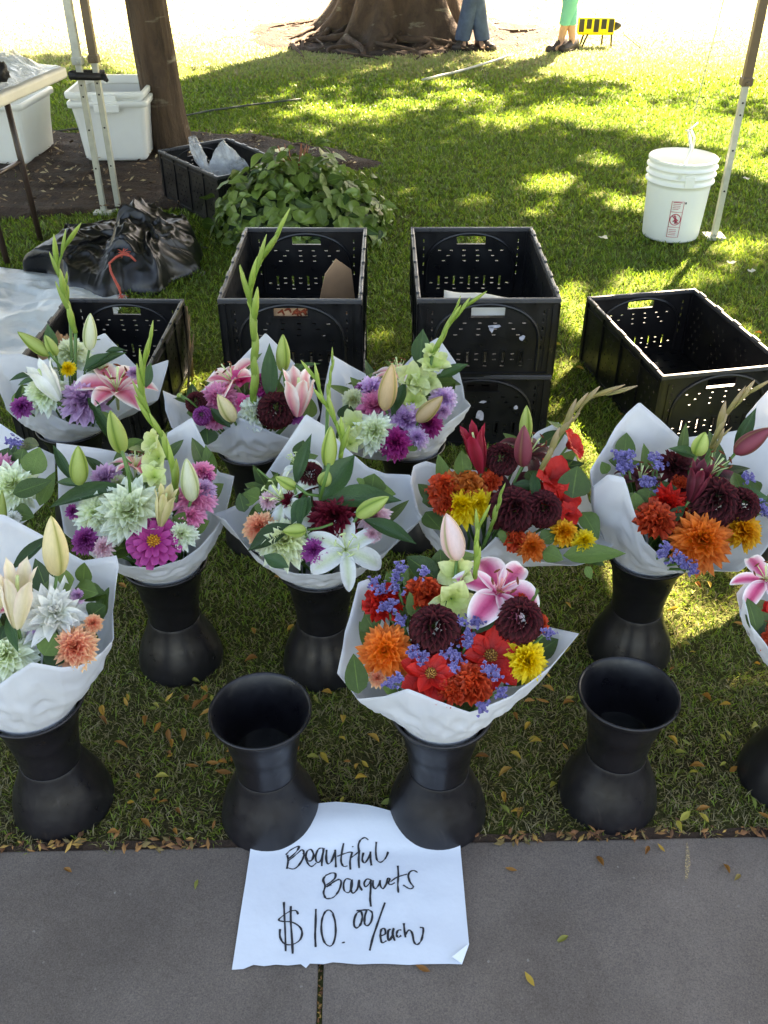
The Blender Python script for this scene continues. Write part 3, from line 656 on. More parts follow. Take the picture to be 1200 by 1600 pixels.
# ============================================================= BUCKETS (hourglass display buckets)
def bucket_mat():
    m, n, p = newmat('black_bucket')
    f = nz(n, 6, 5, dist=.4); n.links.new(ramp(n, f, [(.35, hx('0f0e12')), (.7, hx('18171c'))]), p.inputs['Base Color'])
    n.links.new(ramp(n, nz(n, 25, 6, rough=.7), [(.3, (.24,)*3), (.7, (.50,)*3)]), p.inputs['Roughness'])
    base = p.inputs['Base Color'].links[0].from_socket
    scr = ramp(n, nz(n, 40, 5, dist=.3, stretch=(1, 1, .12)), [(.68, (0, 0, 0)), (.78, (.16, .16, .16))]); dst = ramp(n, nz(n, 7, 7, rough=.75, dist=1.2), [(.56, (0, 0, 0)), (.8, (.35, .35, .35))])
    c = mixc(n, scr, base, hx('54525a')); c = mixc(n, dst, c, hx('6a6258')); n.links.new(c, p.inputs['Base Color'])
    bump(n, p, nz(n, 220, 4), .12, .001); return m
BKT = bucket_mat(); WATER = simple('dark_water', hx('0c0d0c'), .05, .1, 4)
def bucket_meshes():
    base = MB(); pr_ = [(.0935, 0), (.0945, .004), (.0935, .010), (.0905, .03), (.084, .055), (.0725, .082), (.0630, .105), (.0578, .122), (.0562, .1288), (.0556, .1298), (.0545, .127)]
    base.lathe(pr_, 56)
    pot = MB(); pp = [(.051, .118), (.0552, .1302), (.0552, .14), (.0580, .17), (.0628, .20), (.0636, .2015), (.0655, .22), (.0720, .245), (.0800, .266), (.0868, .276), (.0892, .279), (.0900, .2825), (.0885, .2855), (.0862, .2850), (.0835, .281), (.0765, .264), (.0685, .240), (.0630, .215), (.059, .19), (.0515, .13), (.0, .122)]
    pot.lathe(pp, 56); wt = MB(); wt.lathe([(.0565, .172), (.0001, .172)], 40)
    return base.mesh('base_cone', BKT), pot.mesh('pot', BKT), wt.mesh('water', WATER)
BMESH = bucket_meshes()
BLAB = {'e1': 'empty black hourglass bucket left of the paper sign', 'e2': 'empty black hourglass bucket at the right, in front of the sun patch',
 'b10': 'black bucket on the corner of the paper sign holding the red and purple front bouquet', 'b9': 'black bucket at front left holding the bouquet with the shaggy white dahlia',
 'b11': 'black bucket cut off by the right edge of the photo', 'b5': 'black bucket under the bouquet with the big mint dahlia', 'b6': 'black bucket under the bouquet with open white lilies',
 'b8': 'black bucket under the dark red and orange bouquet at the right', 'b7': 'black bucket hidden under the red gladiolus bouquet', 'b1': 'black bucket under the bouquet beside the left crate',
 'b2': 'black bucket under the bouquet with the tallest curved gladiolus', 'b3': 'black bucket under the bouquet in front of the stacked middle crates', 'b4': 'black bucket under the bouquet cut off at the left edge, behind the front left one', 'b12': 'black bucket under the bouquet cut off at the right edge, furthest back'}
for k, c in BUCK.items():
    t = thing('flower_bucket', BLAB[k], 'bucket', T(c.x, c.y, .002, random.random()*6), 'black hourglass flower buckets')
    for me in BMESH: link(me.name, me, t, WM[t.name])

# white pail with handle and cord
PAIL = simple('white_pail_plastic', hx('eef0e8'), .35, .03, 6, .05, 100); REDP = simple('red_print', hx('c85060'), .6, .1, 40); CORD = simple('pale_cord', hx('c8c8b8'), .7)
pc = G(1046, 368); t = thing('pail', 'white ribbed plastic pail with red warning label, hung by a cord beside the pale pole', 'pail', T(pc.x, pc.y, .002))
b = MB(); H_ = .365; rim = lambda z: .130+.018*z/H_
pf = [(0, .004), (.126, .004), (.130, .012)] + [(rim(z), z) for z in (.08, .16, .24)] 
for z in (.262, .294, .326): pf += [(rim(z), z-.002), (rim(z)+.012, z), (rim(z)+.012, z+.005), (rim(z)+.001, z+.008)]
pf += [(.150, .350), (.155, .354), (.155, .362), (.150, .366), (.144, .362), (.140, .30), (.125, .02), (0, .018)]
b.lathe(pf, 64); part('pail_body', b, PAIL, t)
hd = PY(1078, 203, pc.y-.04)-WM[t.name].translation; cordtop = Vector((pr.x-.1, pr.y-.06, 2.03))-WM[t.name].translation
for s in (-1, 1):
    b = MB(); b.tube([(s*.05+ .03*(s>0), s*.148, .30), (s*.035+.03, s*.10, .42), (hd.x+s*.008, hd.y+s*.01, hd.z)], [.006, .007, .006], 6); part('handle_strap', b, PAIL, t)
b = MB(); b.box((-.02+.0, -.156, .262), (.022, -.143, .315)); bevel(part('handle_ear', b, PAIL, t, smooth=False), .003)
b = MB(); b.tube([(hd.x, hd.y, hd.z), hd.lerp(cordtop, .5)+Vector((0, 0, -.01)), cordtop], .0022, 6); b.tube([(hd.x-.02, hd.y, hd.z-.004), (hd.x, hd.y-.01, hd.z+.004), (hd.x+.03, hd.y, hd.z+.03)], .004, 6); part('cord', b, CORD, t)
b = MB()
def onpail(a, z, dr=.0015): r = rim(z)+dr; return Vector((r*math.sin(a), -r*math.cos(a), z))
def pl_line(pts, w=.0013): b.tube([onpail(a, z) for a, z in pts], w, 4)
a0, a1 = -.40, -.02
def rect(z0, z1, w=.0012): pl_line([(a0, z0), ((a0+a1)/2, z0), (a1, z0), (a1, z1), ((a0+a1)/2, z1), (a0, z1), (a0, z0)], w)
rect(.035, .082); rect(.082, .152); rect(.152, .20)
for z in (.188, .180, .172, .165, .070, .062, .054, .046): pl_line([(a0+.04, z), (a0+.15, z), (a1-.10-.05*(z*1000 % 2), z)], .0011)
pl_line([(a0+.04, .1955), (a1-.06, .1955)], .0018)
cq = (-.21, .117)
pl_line([(cq[0]+.17*math.cos(k*math.pi/12), cq[1]+.025*math.sin(k*math.pi/12)) for k in range(25)], .0020)
pl_line([(cq[0]-.12, cq[1]+.018), (cq[0]+.12, cq[1]-.018)], .0018)
for pp in ([(-.27, .128), (-.24, .136), (-.20, .130), (-.23, .123), (-.27, .128)], [(-.22, .126), (-.17, .117), (-.12, .113)], [(-.21, .122), (-.24, .112), (-.28, .108)], [(-.20, .118), (-.18, .105), (-.15, .10)], [(-.24, .118), (-.20, .108), (-.21, .099)]): pl_line(pp, .0028)
part('warning_label', b, REDP, t)
b = MB(); b.tube([onpail(.03, .198), onpail(.04, .19)], .003, 6); part('smudge', b, BLK, t)

# ============================================================= LEFT TABLE, TOTES
TW = simple('table_white', hx('cfcabc'), .55, .06, 10, .1, 60); TLEG = simple('table_leg_brown', hx('3a2c26'), .4, .15, 20)
C1 = G(104, 104, .74); e = Vector((-.16, -.987, 0)); lf = Vector((-.987, .16, 0))
Mt = frame(lf, -e, Vector((0, 0, 1)), Vector((C1.x, C1.y, 0)))
t = thing('folding_table', 'white topped folding table with dark legs at the left edge', 'table', Mt)
b = MB(); b.box((0, -.76, .695), (1.8, 0, .74)); bevel(part('table_top', b, TW, t, smooth=False), .012, 4)
for yy in (-.10, -.42):
    for xx, g_ in ((.26, 1), (1.54, -1)):
        b = MB(); b.tube([(xx, yy, .70), (xx-.02*g_, yy-.0, 0)], .014, 8); part('leg', b, TLEG, t)
for xx in (.26, 1.54):
    for zz in (.62, .36): 
        b = MB(); b.tube([(xx-.005, -.10, zz), (xx-.005, -.42, zz)], .010, 8); part('crossbar', b, TLEG, t)
b = MB(); b.tube([(.26, -.38, .36), (.7, -.38, .69)], .008, 8); part('brace', b, TLEG, t)
def rumpled_sheet(name, x0, x1, y0, y1, z, M, mat, label, cat, amp=.05, seed=1, n=56):
    b = MB(); vs = []
    for i in range(n+1):
        for j in range(n+1):
            u, v = i/n, j/n; x, y = x0+(x1-x0)*u, y0+(y1-y0)*v; en = min(u, 1-u, v, 1-v)*6; en = min(1, en)
            q = sum((.5**k)*(1-abs(noise.noise(Vector((x*6*(2**k), y*6*(2**k)*.7, seed+k))))*2.2) for k in range(4))
            vs.append((x+.02*noise.noise(Vector((x*9, y*9, 1))), y+.02*noise.noise(Vector((x*9, y*9, 7))), z+en*amp*max(0, q)+.004))
    b.add(vs, [(i*(n+1)+j, (i+1)*(n+1)+j, (i+1)*(n+1)+j+1, i*(n+1)+j+1) for i in range(n) for j in range(n)])
    return tag(link(name, b.mesh(name, mat), None, M), label, cat)
rumpled_sheet('plastic_sheeting', .015, 1.1, -.70, -.02, .742, Mt, FILM2, 'heap of rumpled clear plastic sleeves on the white folding table', 'plastic sheeting', .055)
q = PY(2, 128, G(10, 140, .74).y); crumple('dark_cloth', T(q.x-.03, q.y, .80), .06, .05, .05, BLK, 'small dark cloth lying on the front edge of the folding table', 'cloth', 5, 18, .3)
TOTE = simple('tote_white', hx('f0f2ee'), .35, .03, 5, .05, 50); translucent(TOTE, .3)
def tote(label, x, y, z, rz, wb=.34, lb=.42, wt=.42, lt=.50, h=.33):
    t = thing('storage_tote', label, 'tote', T(x, y, z, rz), 'white plastic totes')
    b = MB()
    def rr(w, l, z, r=.03, n=5):
        o = []
        for cx, cy, a0 in ((w/2-r, l/2-r, 0), (-w/2+r, l/2-r, 90), (-w/2+r, -l/2+r, 180), (w/2-r, -l/2+r, 270)):
            o += [(cx+r*math.cos(R(a0+90*k/n)), cy+r*math.sin(R(a0+90*k/n)), z) for k in range(n+1)]
        return o
    rings = [rr(wb-.02, lb-.02, 0), rr(wb, lb, .008)] + [rr(wb+(wt-wb)*s, lb+(lt-lb)*s, h*s) for s in (.3, .34, .9)] + [rr(wt, lt, h), rr(wt-.014, lt-.014, h), rr(wb+.02, lb+.02, .02)]
    K = len(rings[0]); vs = [q for r_ in rings for q in r_]
    b.add(vs, [(i*K+j, i*K+(j+1) % K, (i+1)*K+(j+1) % K, (i+1)*K+j) for i in range(len(rings)-1) for j in range(K)] + [tuple(range(K))[::-1], tuple((len(rings)-1)*K+j for j in range(K))])
    part('tote_body', b, TOTE, t, smooth=False)
    b = MB(); rings = [rr(wt+.001, lt+.001, h-.03), rr(wt+.026, lt+.026, h-.028), rr(wt+.03, lt+.03, h-.004), rr(wt+.024, lt+.024, h+.003), rr(wt-.012, lt-.012, h+.0035)]; vs = [q for r_ in rings for q in r_]
    b.add(vs, [(i*K+j, i*K+(j+1) % K, (i+1)*K+(j+1) % K, (i+1)*K+j) for i in range(4) for j in range(K)]); part('rim', b, TOTE, t)
    for s in (-1, 1):
        b = MB(); b.box((-.07, s*(lt/2+.026)-.012, h-.05), (.07, s*(lt/2+.026)+.012, h-.006)); bevel(part('handle', b, TOTE, t, smooth=False), .006)
    for xx in (-.1, .1):
        b = MB(); b.box((xx-.035, -lb/2-.022, .06), (xx+.035, -lb/2-.004, h-.06)); 
    return t
tq = G(181, 258); 
tote('lower of two nested white totes between the pole and the slim tree', tq.x-.0, tq.y+.22, .02, R(3)); tote('upper of two nested white totes between the pole and the slim tree', tq.x-.01, tq.y+.255, .062, R(1.5))
tq = G(20, 262); tote('white tote behind the legs of the folding table', tq.x-.06, tq.y+.20, .02, R(-4))

# ============================================================= TARP, TRASH BAG, TWINE
TARP = simple('tarp_grey_white', hx('c8ccca'), .38, .08, 5, .5, 24, bdist=.01)
b = MB(); n = 90; vs = []
for i in range(n+1):
    for j in range(n+1):
        u, v = i/n, j/n; p = tarpc[0].lerp(tarpc[1], u).lerp(tarpc[3].lerp(tarpc[2], u), v)
        q = sum((.5**k)*(1-abs(noise.noise(Vector((p.x*2.6*(2**k)+p.y*1.5, p.y*3.2*(2**k)-p.x, 2+k))))*2.6) for k in range(4)); en = min(1, min(u, 1-u, v, 1-v)*7)
        vs.append((p.x+.02*noise.noise(Vector((p.y*6, 0, 0))), p.y+.03*noise.noise(Vector((p.x*5, 4, 0))), .004+.026*max(0, q)*en))
b.add(vs, [(i*(n+1)+j, i*(n+1)+j+1, (i+1)*(n+1)+j+1, (i+1)*(n+1)+j) for i in range(n) for j in range(n)])
tag(link('tarp', b.mesh('tarp', TARP)), 'wrinkled pale tarp spread on the grass at the left, under the black bag', 'tarp')
def bagmat():
    m, n, p = newmat('black_bag_film'); p.inputs['Base Color'].default_value = (*hx('0b0b0c'), 1); p.inputs['Roughness'].default_value = .38; p.inputs['Specular IOR Level'].default_value = .55
    tc = nd(n, 'ShaderNodeTexCoord'); mp = nd(n, 'ShaderNodeMapping'); mp.inputs['Scale'].default_value = (7, 13, 9); mp.inputs['Rotation'].default_value = (0, 0, .5); n.links.new(tc.outputs['Object'], mp.inputs[0])
    f = nd(n, 'ShaderNodeTexNoise', noise_type='RIDGED_MULTIFRACTAL'); f.inputs['Scale'].default_value = 1.0; f.inputs['Detail'].default_value = 5; f.inputs['Distortion'].default_value = 1.2; n.links.new(mp.outputs[0], f.inputs['Vector'])
    bump(n, p, f.outputs['Fac'], .45, .008); return m
BAG = bagmat()
def rdg(p, k): 
    q = noise.noise(p); return (1-abs(q)*2.4)**2 if abs(q) < .41 else 0
def bagmesh():
    b = MB(); n = 150; vs = []
    x0, x1 = G(66, 420).x, G(316, 400).x
    for i in range(n+1):
        for j in range(n+1):
            u, v = i/n, j/n; x = (u*2-1); y = (v*2-1)
            rad = max(0, 1-(abs(x)**2.6+abs(y)**2.2)); hh = rad**.5
            env = .125+.09*math.exp(-((x-.22)/.20)**2)+.075*math.exp(-((x-.66)/.20)**2)-.02*math.exp(-((x+.05)/.12)**2)+.05*math.exp(-((x+.72)/.16)**2)
            w1 = noise.noise(Vector((x*1.5, y*1.5, 4)))
            q = .55*rdg(Vector((x*1.6+y*1.3+w1, y*1.9-x*.5, 8)), 0) + .34*rdg(Vector((x*3.6-y*2.0+w1*2, y*4.2+x*1.2, 11)), 1) + .2*rdg(Vector((x*7+y*3, y*9-x*3+w1*3, 15)), 2)
            z = hh*env*(.92+.32*q)
            m = Vector((noise.noise(Vector((x*2.3, y*2.3, 1))), noise.noise(Vector((x*2.3, y*2.3, 6))), 0))*.10
            sq_ = math.sqrt(max(0, 1-y*y*.45)); sx_ = math.sqrt(max(0, 1-x*x*.45))
            vs.append(((x0+x1)/2+x*sq_*(x1-x0)/2*1.06+m.x, 4.00+y*sx_*.36+m.y, z+.006))
    b.add(vs, [(i*(n+1)+j, (i+1)*(n+1)+j, (i+1)*(n+1)+j+1, i*(n+1)+j+1) for i in range(n) for j in range(n)]); return b
tag(link('trash_bag', bagmesh().mesh('trash_bag', BAG)), 'big shiny black plastic bag lying slack on the grass and tarp at the left', 'plastic bag')
TWN = simple('red_twine', hx('b85040'), .8, .2, 60, .5, 200); b = MB(); t = None
base = [(212, 408), (204, 400), (193, 397), (181, 402), (171, 411), (173, 424), (179, 437), (186, 450), (189, 462)]
def twp(px, py): Y = 3.60-.0016*(py-400); return PY(px, py, Y)
b.tube([twp(*q) for q in base], [.004, .005, .006, .005, .005, .005, .005, .006, .003], 7)
for k in range(26):
    c = (192, 396) if k < 16 else (189, 462); a = random.uniform(0, 6.28) if k < 16 else random.uniform(.2, 2.9); L = random.uniform(5, 15)
    b.tube([twp(*c), twp(c[0]+L*.5*math.cos(a), c[1]+L*.35*math.sin(a)-1), twp(c[0]+L*math.cos(a), min(c[1]+L*.6*math.sin(a), 470))], [.0024, .002, .001], 4)
tag(link('twine', b.mesh('twine', TWN)), 'frayed red-brown twine tie lying against the black bag', 'twine')

# ============================================================= LEAF BUNDLE
def leafmesh(name, mat, W=1.0, fold=.18, droop=.25, nu=7, tipp=1.0, wav=0.0):
    """unit leaf: length 1 along +Y, half width .5, face +Z"""
    b = MB(); vs = []; tt = []
    for i in range(nu+1):
        s = i/nu; wd = .5*W*(math.sin(math.pi*min(1, s**.72))**.85 if tipp == 1 else math.sin(math.pi*s**.9)**1.1)
        if i == 0: wd = .03
        if i == nu: wd = .006
        for k, u in enumerate((-1, -.5, 0, .5, 1)):
            vs.append((u*wd, s, -droop*s*s + abs(u)*fold*wd*2*.5 + wav*math.sin(s*9+u*2)*abs(u))); tt.append(abs(u))
    b.add(vs, [(i*5+k, i*5+k+1, (i+1)*5+k+1, (i+1)*5+k) for i in range(nu) for k in range(4)], tt); return b.mesh(name, mat)
SALM = [leafmesh('leaf', SALAL, fold=.2, droop=.12), leafmesh('leaf', SALAL, fold=.35, droop=.3, wav=.03), leafmesh('leaf', SALAL, fold=.1, droop=.05, wav=.04)]
bc = Vector((G(470, 380).x, 4.40, 0)); t = thing('leaf_bundle', 'heap of bunched green leafy stems behind the left stacked crates', 'foliage', T(bc.x, bc.y, 0))
rr_ = random.Random(11)
for k in range(300):
    a = rr_.uniform(0, 2*math.pi); el = rr_.uniform(-.02, 1.35)
    if k < 210 and math.sin(a) > .3: a = -a
    q = rr_.uniform(.80, 1.03); p = Vector((.44*q*math.cos(a)*math.cos(el), .34*q*math.sin(a)*math.cos(el), .04+.31*q*math.sin(el)+.02*rr_.random()))
    if abs(p.x) < .17 and el > .8: p.z += .08*rr_.random()
    out = Vector((math.cos(a)*math.cos(el)*1.0, math.sin(a)*math.cos(el)*1.2, .35+.9*math.sin(el))).normalized()
    dr = Vector((rr_.gauss(0, .7)+math.cos(a)*.4, rr_.gauss(0, .7)+math.sin(a)*.4, rr_.uniform(-1.0, .6))); dr = (dr-out*dr.dot(out)*rr_.uniform(.3, .9)).normalized(); out = (out+Vector((rr_.gauss(0, .35), rr_.gauss(0, .35), rr_.gauss(0, .3)))).normalized()
    sd_ = dr.cross(out).normalized(); nn = sd_.cross(dr); L = rr_.uniform(.045, .092); W = L*rr_.uniform(.55, .72)
    link('leaf', SALM[k % 3], t, WM[t.name] @ frame(sd_*W, dr*L, nn*L, p))
RST = simple('red_stem', hx('9a5a3c'), .6)
b = MB()
for k in range(16):
    a = rr_.uniform(0, 6.28); p = Vector((-.02, -.02, .28)); b.tube([p+Vector((.02*math.cos(a), .02*math.sin(a), 0)), p+Vector((.05*math.cos(a), .05*math.sin(a), .07)), p+Vector((.07*math.cos(a), .05*math.sin(a), .13))], [.003, .0026, .0015], 5)
part('cut_stems', b, RST, t)
lm = SALM[1]; lv = [v.co.copy() for v in lm.vertices]; lf2 = [tuple(p.vertices) for p in lm.polygons]; b = MB()
for k in range(620):
    a = rr_.uniform(0, 2*math.pi); el = rr_.uniform(-.02, 1.4); q = rr_.uniform(.68, .92)
    p = Vector((.45*q*math.cos(a)*math.cos(el), .35*q*math.sin(a)*math.cos(el), .04+.31*q*math.sin(el)+.02*rr_.random())); out = Vector((math.cos(a)*math.cos(el)+rr_.gauss(0, .4), math.sin(a)*math.cos(el)+rr_.gauss(0, .4), .3+math.sin(el))).normalized()
    dr = Vector((rr_.gauss(0, 1), rr_.gauss(0, 1), rr_.uniform(-1.0, .5))); dr = (dr-out*dr.dot(out)*.8).normalized(); sd_ = dr.cross(out).normalized(); nn = sd_.cross(dr); L = rr_.uniform(.05, .10); F_ = frame(sd_*L*.62, dr*L, nn*L, p)
    b.add([F_ @ v for v in lv], lf2)
o = part('inner_leaves', b, SALAL, t); o['kind'] = 'stuff'
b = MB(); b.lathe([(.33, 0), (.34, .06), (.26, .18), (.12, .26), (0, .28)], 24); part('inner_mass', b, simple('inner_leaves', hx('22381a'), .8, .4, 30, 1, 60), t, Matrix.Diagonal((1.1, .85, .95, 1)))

# ============================================================= SIGN
SIGNM = simple('sign_paper', hx('d6dee6'), .75, .045, 7, .5, 11, bdist=.006); INK = simple('marker_ink', hx('26282e'), .6, .3, 90)
sx0 = [(362, 1514), (392, 1322), (440, 1285), (480, 1266), (525, 1261), (575, 1266), (612, 1276), (665, 1298), (719, 1320), (733, 1475)]
bot = [(722, 1506), (700, 1505), (640, 1507), (600, 1505), (560, 1506), (520, 1503), (505, 1506), (484, 1505), (478, 1512), (470, 1506), (450, 1508), (430, 1507), (412, 1509), (396, 1507), (380, 1513)]
sz = .012
def sgz(p):   # paper rides up onto the grass edge
    return .0105 + .018*max(0, min(1, (p.y-edge_y(p.x)+.02)/.06))
n = 60; b = MB(); L_ = []; 
outl = [G(*q, sz) for q in sx0+bot]
xs = np.linspace(min(p.x for p in outl), max(p.x for p in outl), 60); ys = np.linspace(min(p.y for p in outl), max(p.y for p in outl), 60)
import bmesh
bm = bmesh.new(); vv = [bm.verts.new((p.x, p.y, 0)) for p in outl]; bm.faces.new(vv)
for (co, no) in [((x, 0, 0), (1, 0, 0)) for x in xs[1:-1:2]] + [((0, y, 0), (0, 1, 0)) for y in ys[1:-1:2]]:
    bmesh.ops.bisect_plane(bm, geom=bm.verts[:]+bm.edges[:]+bm.faces[:], plane_co=co, plane_no=no)
cr = G(733, 1475, sz)
for v in bm.verts:
    v.co.z = sgz(v.co) + .0018*noise.noise(Vector((v.co.x*14, v.co.y*14, 0))) + .0012*noise.noise(Vector((v.co.x*40, v.co.y*30, 3)))
me = bpy.data.meshes.new('paper_sign'); bm.to_mesh(me); bm.free(); me.materials.append(SIGNM); me.polygons.foreach_set('use_smooth', [True]*len(me.polygons))
sign = tag(link('paper_sign', me), 'hand-lettered white paper price sign lying on the pavement edge', 'sign')
b = MB(); c1, c2, c3 = G(733, 1474, sz), G(722, 1506, sz), G(706, 1499, sz); 
b.add([(c1.x, c1.y, .0125), (c2.x, c2.y, .0125), (c3.x, c3.y, .020), ((c1.x+c3.x)/2+.003, (c1.y+c3.y)/2, .021)], [(0, 1, 2, 3)]); part('folded_corner', b, SIGNM, sign)
def Z1(u, v): return (430+u/5, 1300+v/5)
def Z2(u, v): return (430+u/5, 1400+v/5)
INKW = .0021
ST1 = [  # Beautiful
 [(95,180),(100,230),(90,285)],[(82,178),(120,145),(185,120),(170,150),(120,195),(98,210)],[(98,225),(140,195),(205,145),(225,165),(215,210),(180,262),(140,285),(95,275)],
 [(215,165),(245,205),(255,225),(285,220),(300,175),(280,140),(248,155),(240,200),(255,245),(285,268),(320,240)],
 [(375,130),(340,135),(318,175),(320,225),(345,230),(370,180),(378,130)],[(378,130),(366,200),(364,262)],
 [(402,140),(398,200),(410,245),(440,225),(468,150)],[(468,140),(472,210),(474,276)],
 [(535,98),(520,160),(515,230),(535,268),(565,262)],[(485,190),(530,170),(580,155),(606,160)],[(602,155),(585,220),(588,292)],[(600,120),(612,118)],[(590,200),(620,180),(665,145)],
 [(728,75),(700,60),(668,75),(650,110),(655,160),(652,220),(656,280)],[(690,160),(680,215),(700,240),(735,190),(745,150)],[(745,150),(745,210),(752,260)],
 [(790,88),(786,150),(795,215),(825,235),(860,205),(880,160),(872,155)],
 # Bouquets
 [(402,330),(375,370),(390,420),(378,470),(395,515),(430,518)],[(400,335),(440,318),(470,325),(465,360),(430,390),(400,410)],[(440,408),(400,425),(470,380),(505,370),(515,400),(495,460),(460,505),(430,518)],
 [(590,370),(555,365),(535,400),(540,455),(575,470),(600,420),(598,370)],[(600,372),(590,430),(605,475),(640,445),(655,380)],[(655,370),(660,420),(680,455)],
 [(745,370),(715,365),(695,395),(705,425),(735,400),(752,370)],[(748,372),(745,450),(742,520),(748,580)],[(765,375),(765,420),(785,440),(815,400),(820,375)],[(818,380),(825,425),(845,440),(870,400),(880,360),(895,370),(885,400),(905,410),(935,395)],
 [(958,262),(962,340),(958,410),(962,475)],[(900,390),(950,355),(1030,330)],[(1112,315),(1085,300),(1055,310),(1040,345),(1055,395),(1080,430),(1050,445),(1000,415)]]
ST2 = [ [(68,48),(72,150),(78,280),(82,430)],[(122,80),(122,200),(130,320),(137,450)],[(180,145),(160,115),(110,125),(50,165),(28,190),(60,200),(130,205),(190,240),(210,290),(190,345),(130,378),(70,370),(38,320),(38,260)],
 [(318,102),(316,200),(312,300),(316,400)],[(455,140),(425,110),(390,125),(365,190),(362,280),(385,360),(425,390),(455,365),(472,290),(468,200),(450,140)],[(520,365),(545,360)],
 [(675,115),(640,130),(618,180),(618,230),(640,245),(668,215),(680,160),(672,118)],[(635,112),(680,108),(735,105)],[(715,110),(700,160),(700,215),(725,228),(752,190),(758,130),(735,108)],
 [(858,50),(825,140),(790,240),(760,330),(738,424)],
 [(828,310),(860,295),(855,255),(830,260),(822,310),(835,365),(870,350)],[(905,260),(885,270),(880,320),(890,350),(915,310),(925,255)],[(925,250),(918,300),(935,352)],[(985,265),(960,270),(948,300),(960,325),(985,310)],
 [(1005,212),(1010,270),(1018,325)],[(1018,300),(1045,265),(1070,290),(1085,360),(1110,380),(1140,350),(1155,290),(1155,250),(1130,245)]]
for f, ST_ in ((Z1, ST1), (Z2, ST2)):
    for st in ST_:
        pts = [G(*f(*q), sz) for q in st]; dense = []
        for i in range(len(pts)-1):   # Catmull-Rom
            p0, p1, p2, p3 = pts[max(i-1, 0)], pts[i], pts[i+1], pts[min(i+2, len(pts)-1)]
            for k in range(5):
                s = k/5; dense.append(.5*((2*p1)+(p2-p0)*s+(2*p0-5*p1+4*p2-p3)*s*s+(3*p1-p0-3*p2+p3)*s**3))
        dense.append(pts[-1]); b = MB(); vs = []
        for i, p in enumerate(dense):
            d = (dense[min(i+1, len(dense)-1)]-dense[max(i-1, 0)]); nn = Vector((-d.y, d.x, 0)).normalized()
            w_ = 1.5*INKW*(.75+.45*noise.noise(Vector((i*.35, p.x*50, 2)))+ (.25 if abs(d.y) > abs(d.x)*1.5 else -.1))*.5*1.15; z = sgz(p)+.0018*noise.noise(Vector((p.x*14, p.y*14, 0)))+.0012*noise.noise(Vector((p.x*40, p.y*30, 3)))+.0011
            vs += [(p.x+nn.x*w_, p.y+nn.y*w_, z), (p.x-nn.x*w_, p.y-nn.y*w_, z)]
        b.add(vs, [(2*i, 2*i+1, 2*i+3, 2*i+2) for i in range(len(dense)-1)]); part('pen_stroke', b, INK, sign, WM[sign.name].inverted())

# ============================================================= FLOWER PIECES (unit meshes, shared)
def petal_pts(L, W, el0, el1, cup, nu=5, point=1.0, waist=.7, ruffle=0.0, tw=0.0, cols=(-1, 0, 1), ph=0.0, z0=0.0, r0=0.0):
    """rows along a petal that leaves the axis at elevation el0 and ends at el1"""
    vs = []; t = []; x, z = r0, z0
    for i in range(nu+1):
        s = i/nu; el = el0+(el1-el0)*s
        if i: x += math.cos(el)*L/nu; z += math.sin(el)*L/nu
        wd = W*.5*max(.02, (math.sin(math.pi*min(1, s**waist*.98+.02))**.8)) if point else W*.5*min(1, (s*2.2)**.6)*(1-.25*max(0, s-.8)/.2)
        if i == 0: wd = W*.16
        for c in cols:
            up = cup*abs(c)**2*wd; rf = ruffle*math.sin(c*5+s*8+ph)*s*wd
            vs.append(Vector((x-math.sin(el)*(up+rf), c*wd+tw*s*wd, z+math.cos(el)*(up+rf))))
            t.append((s, abs(c)))
    return vs, t
def addpetal(b, az, tf=None, cols=(-1, 0, 1), nu=5, **k):
    vs, t = petal_pts(nu=nu, cols=cols, **k); ca, sa = math.cos(az), math.sin(az); n = len(cols)
    vs = [(v.x*ca-v.y*sa, v.x*sa+v.y*ca, v.z) for v in vs]
    tt = [tf(*q) if tf else q[0] for q in t]
    b.add(vs, [(i*n+j, i*n+j+1, (i+1)*n+j+1, (i+1)*n+j) for i in range(nu) for j in range(n-1)], tt)
FM = {}
def rnd(a, b): return random.uniform(a, b)
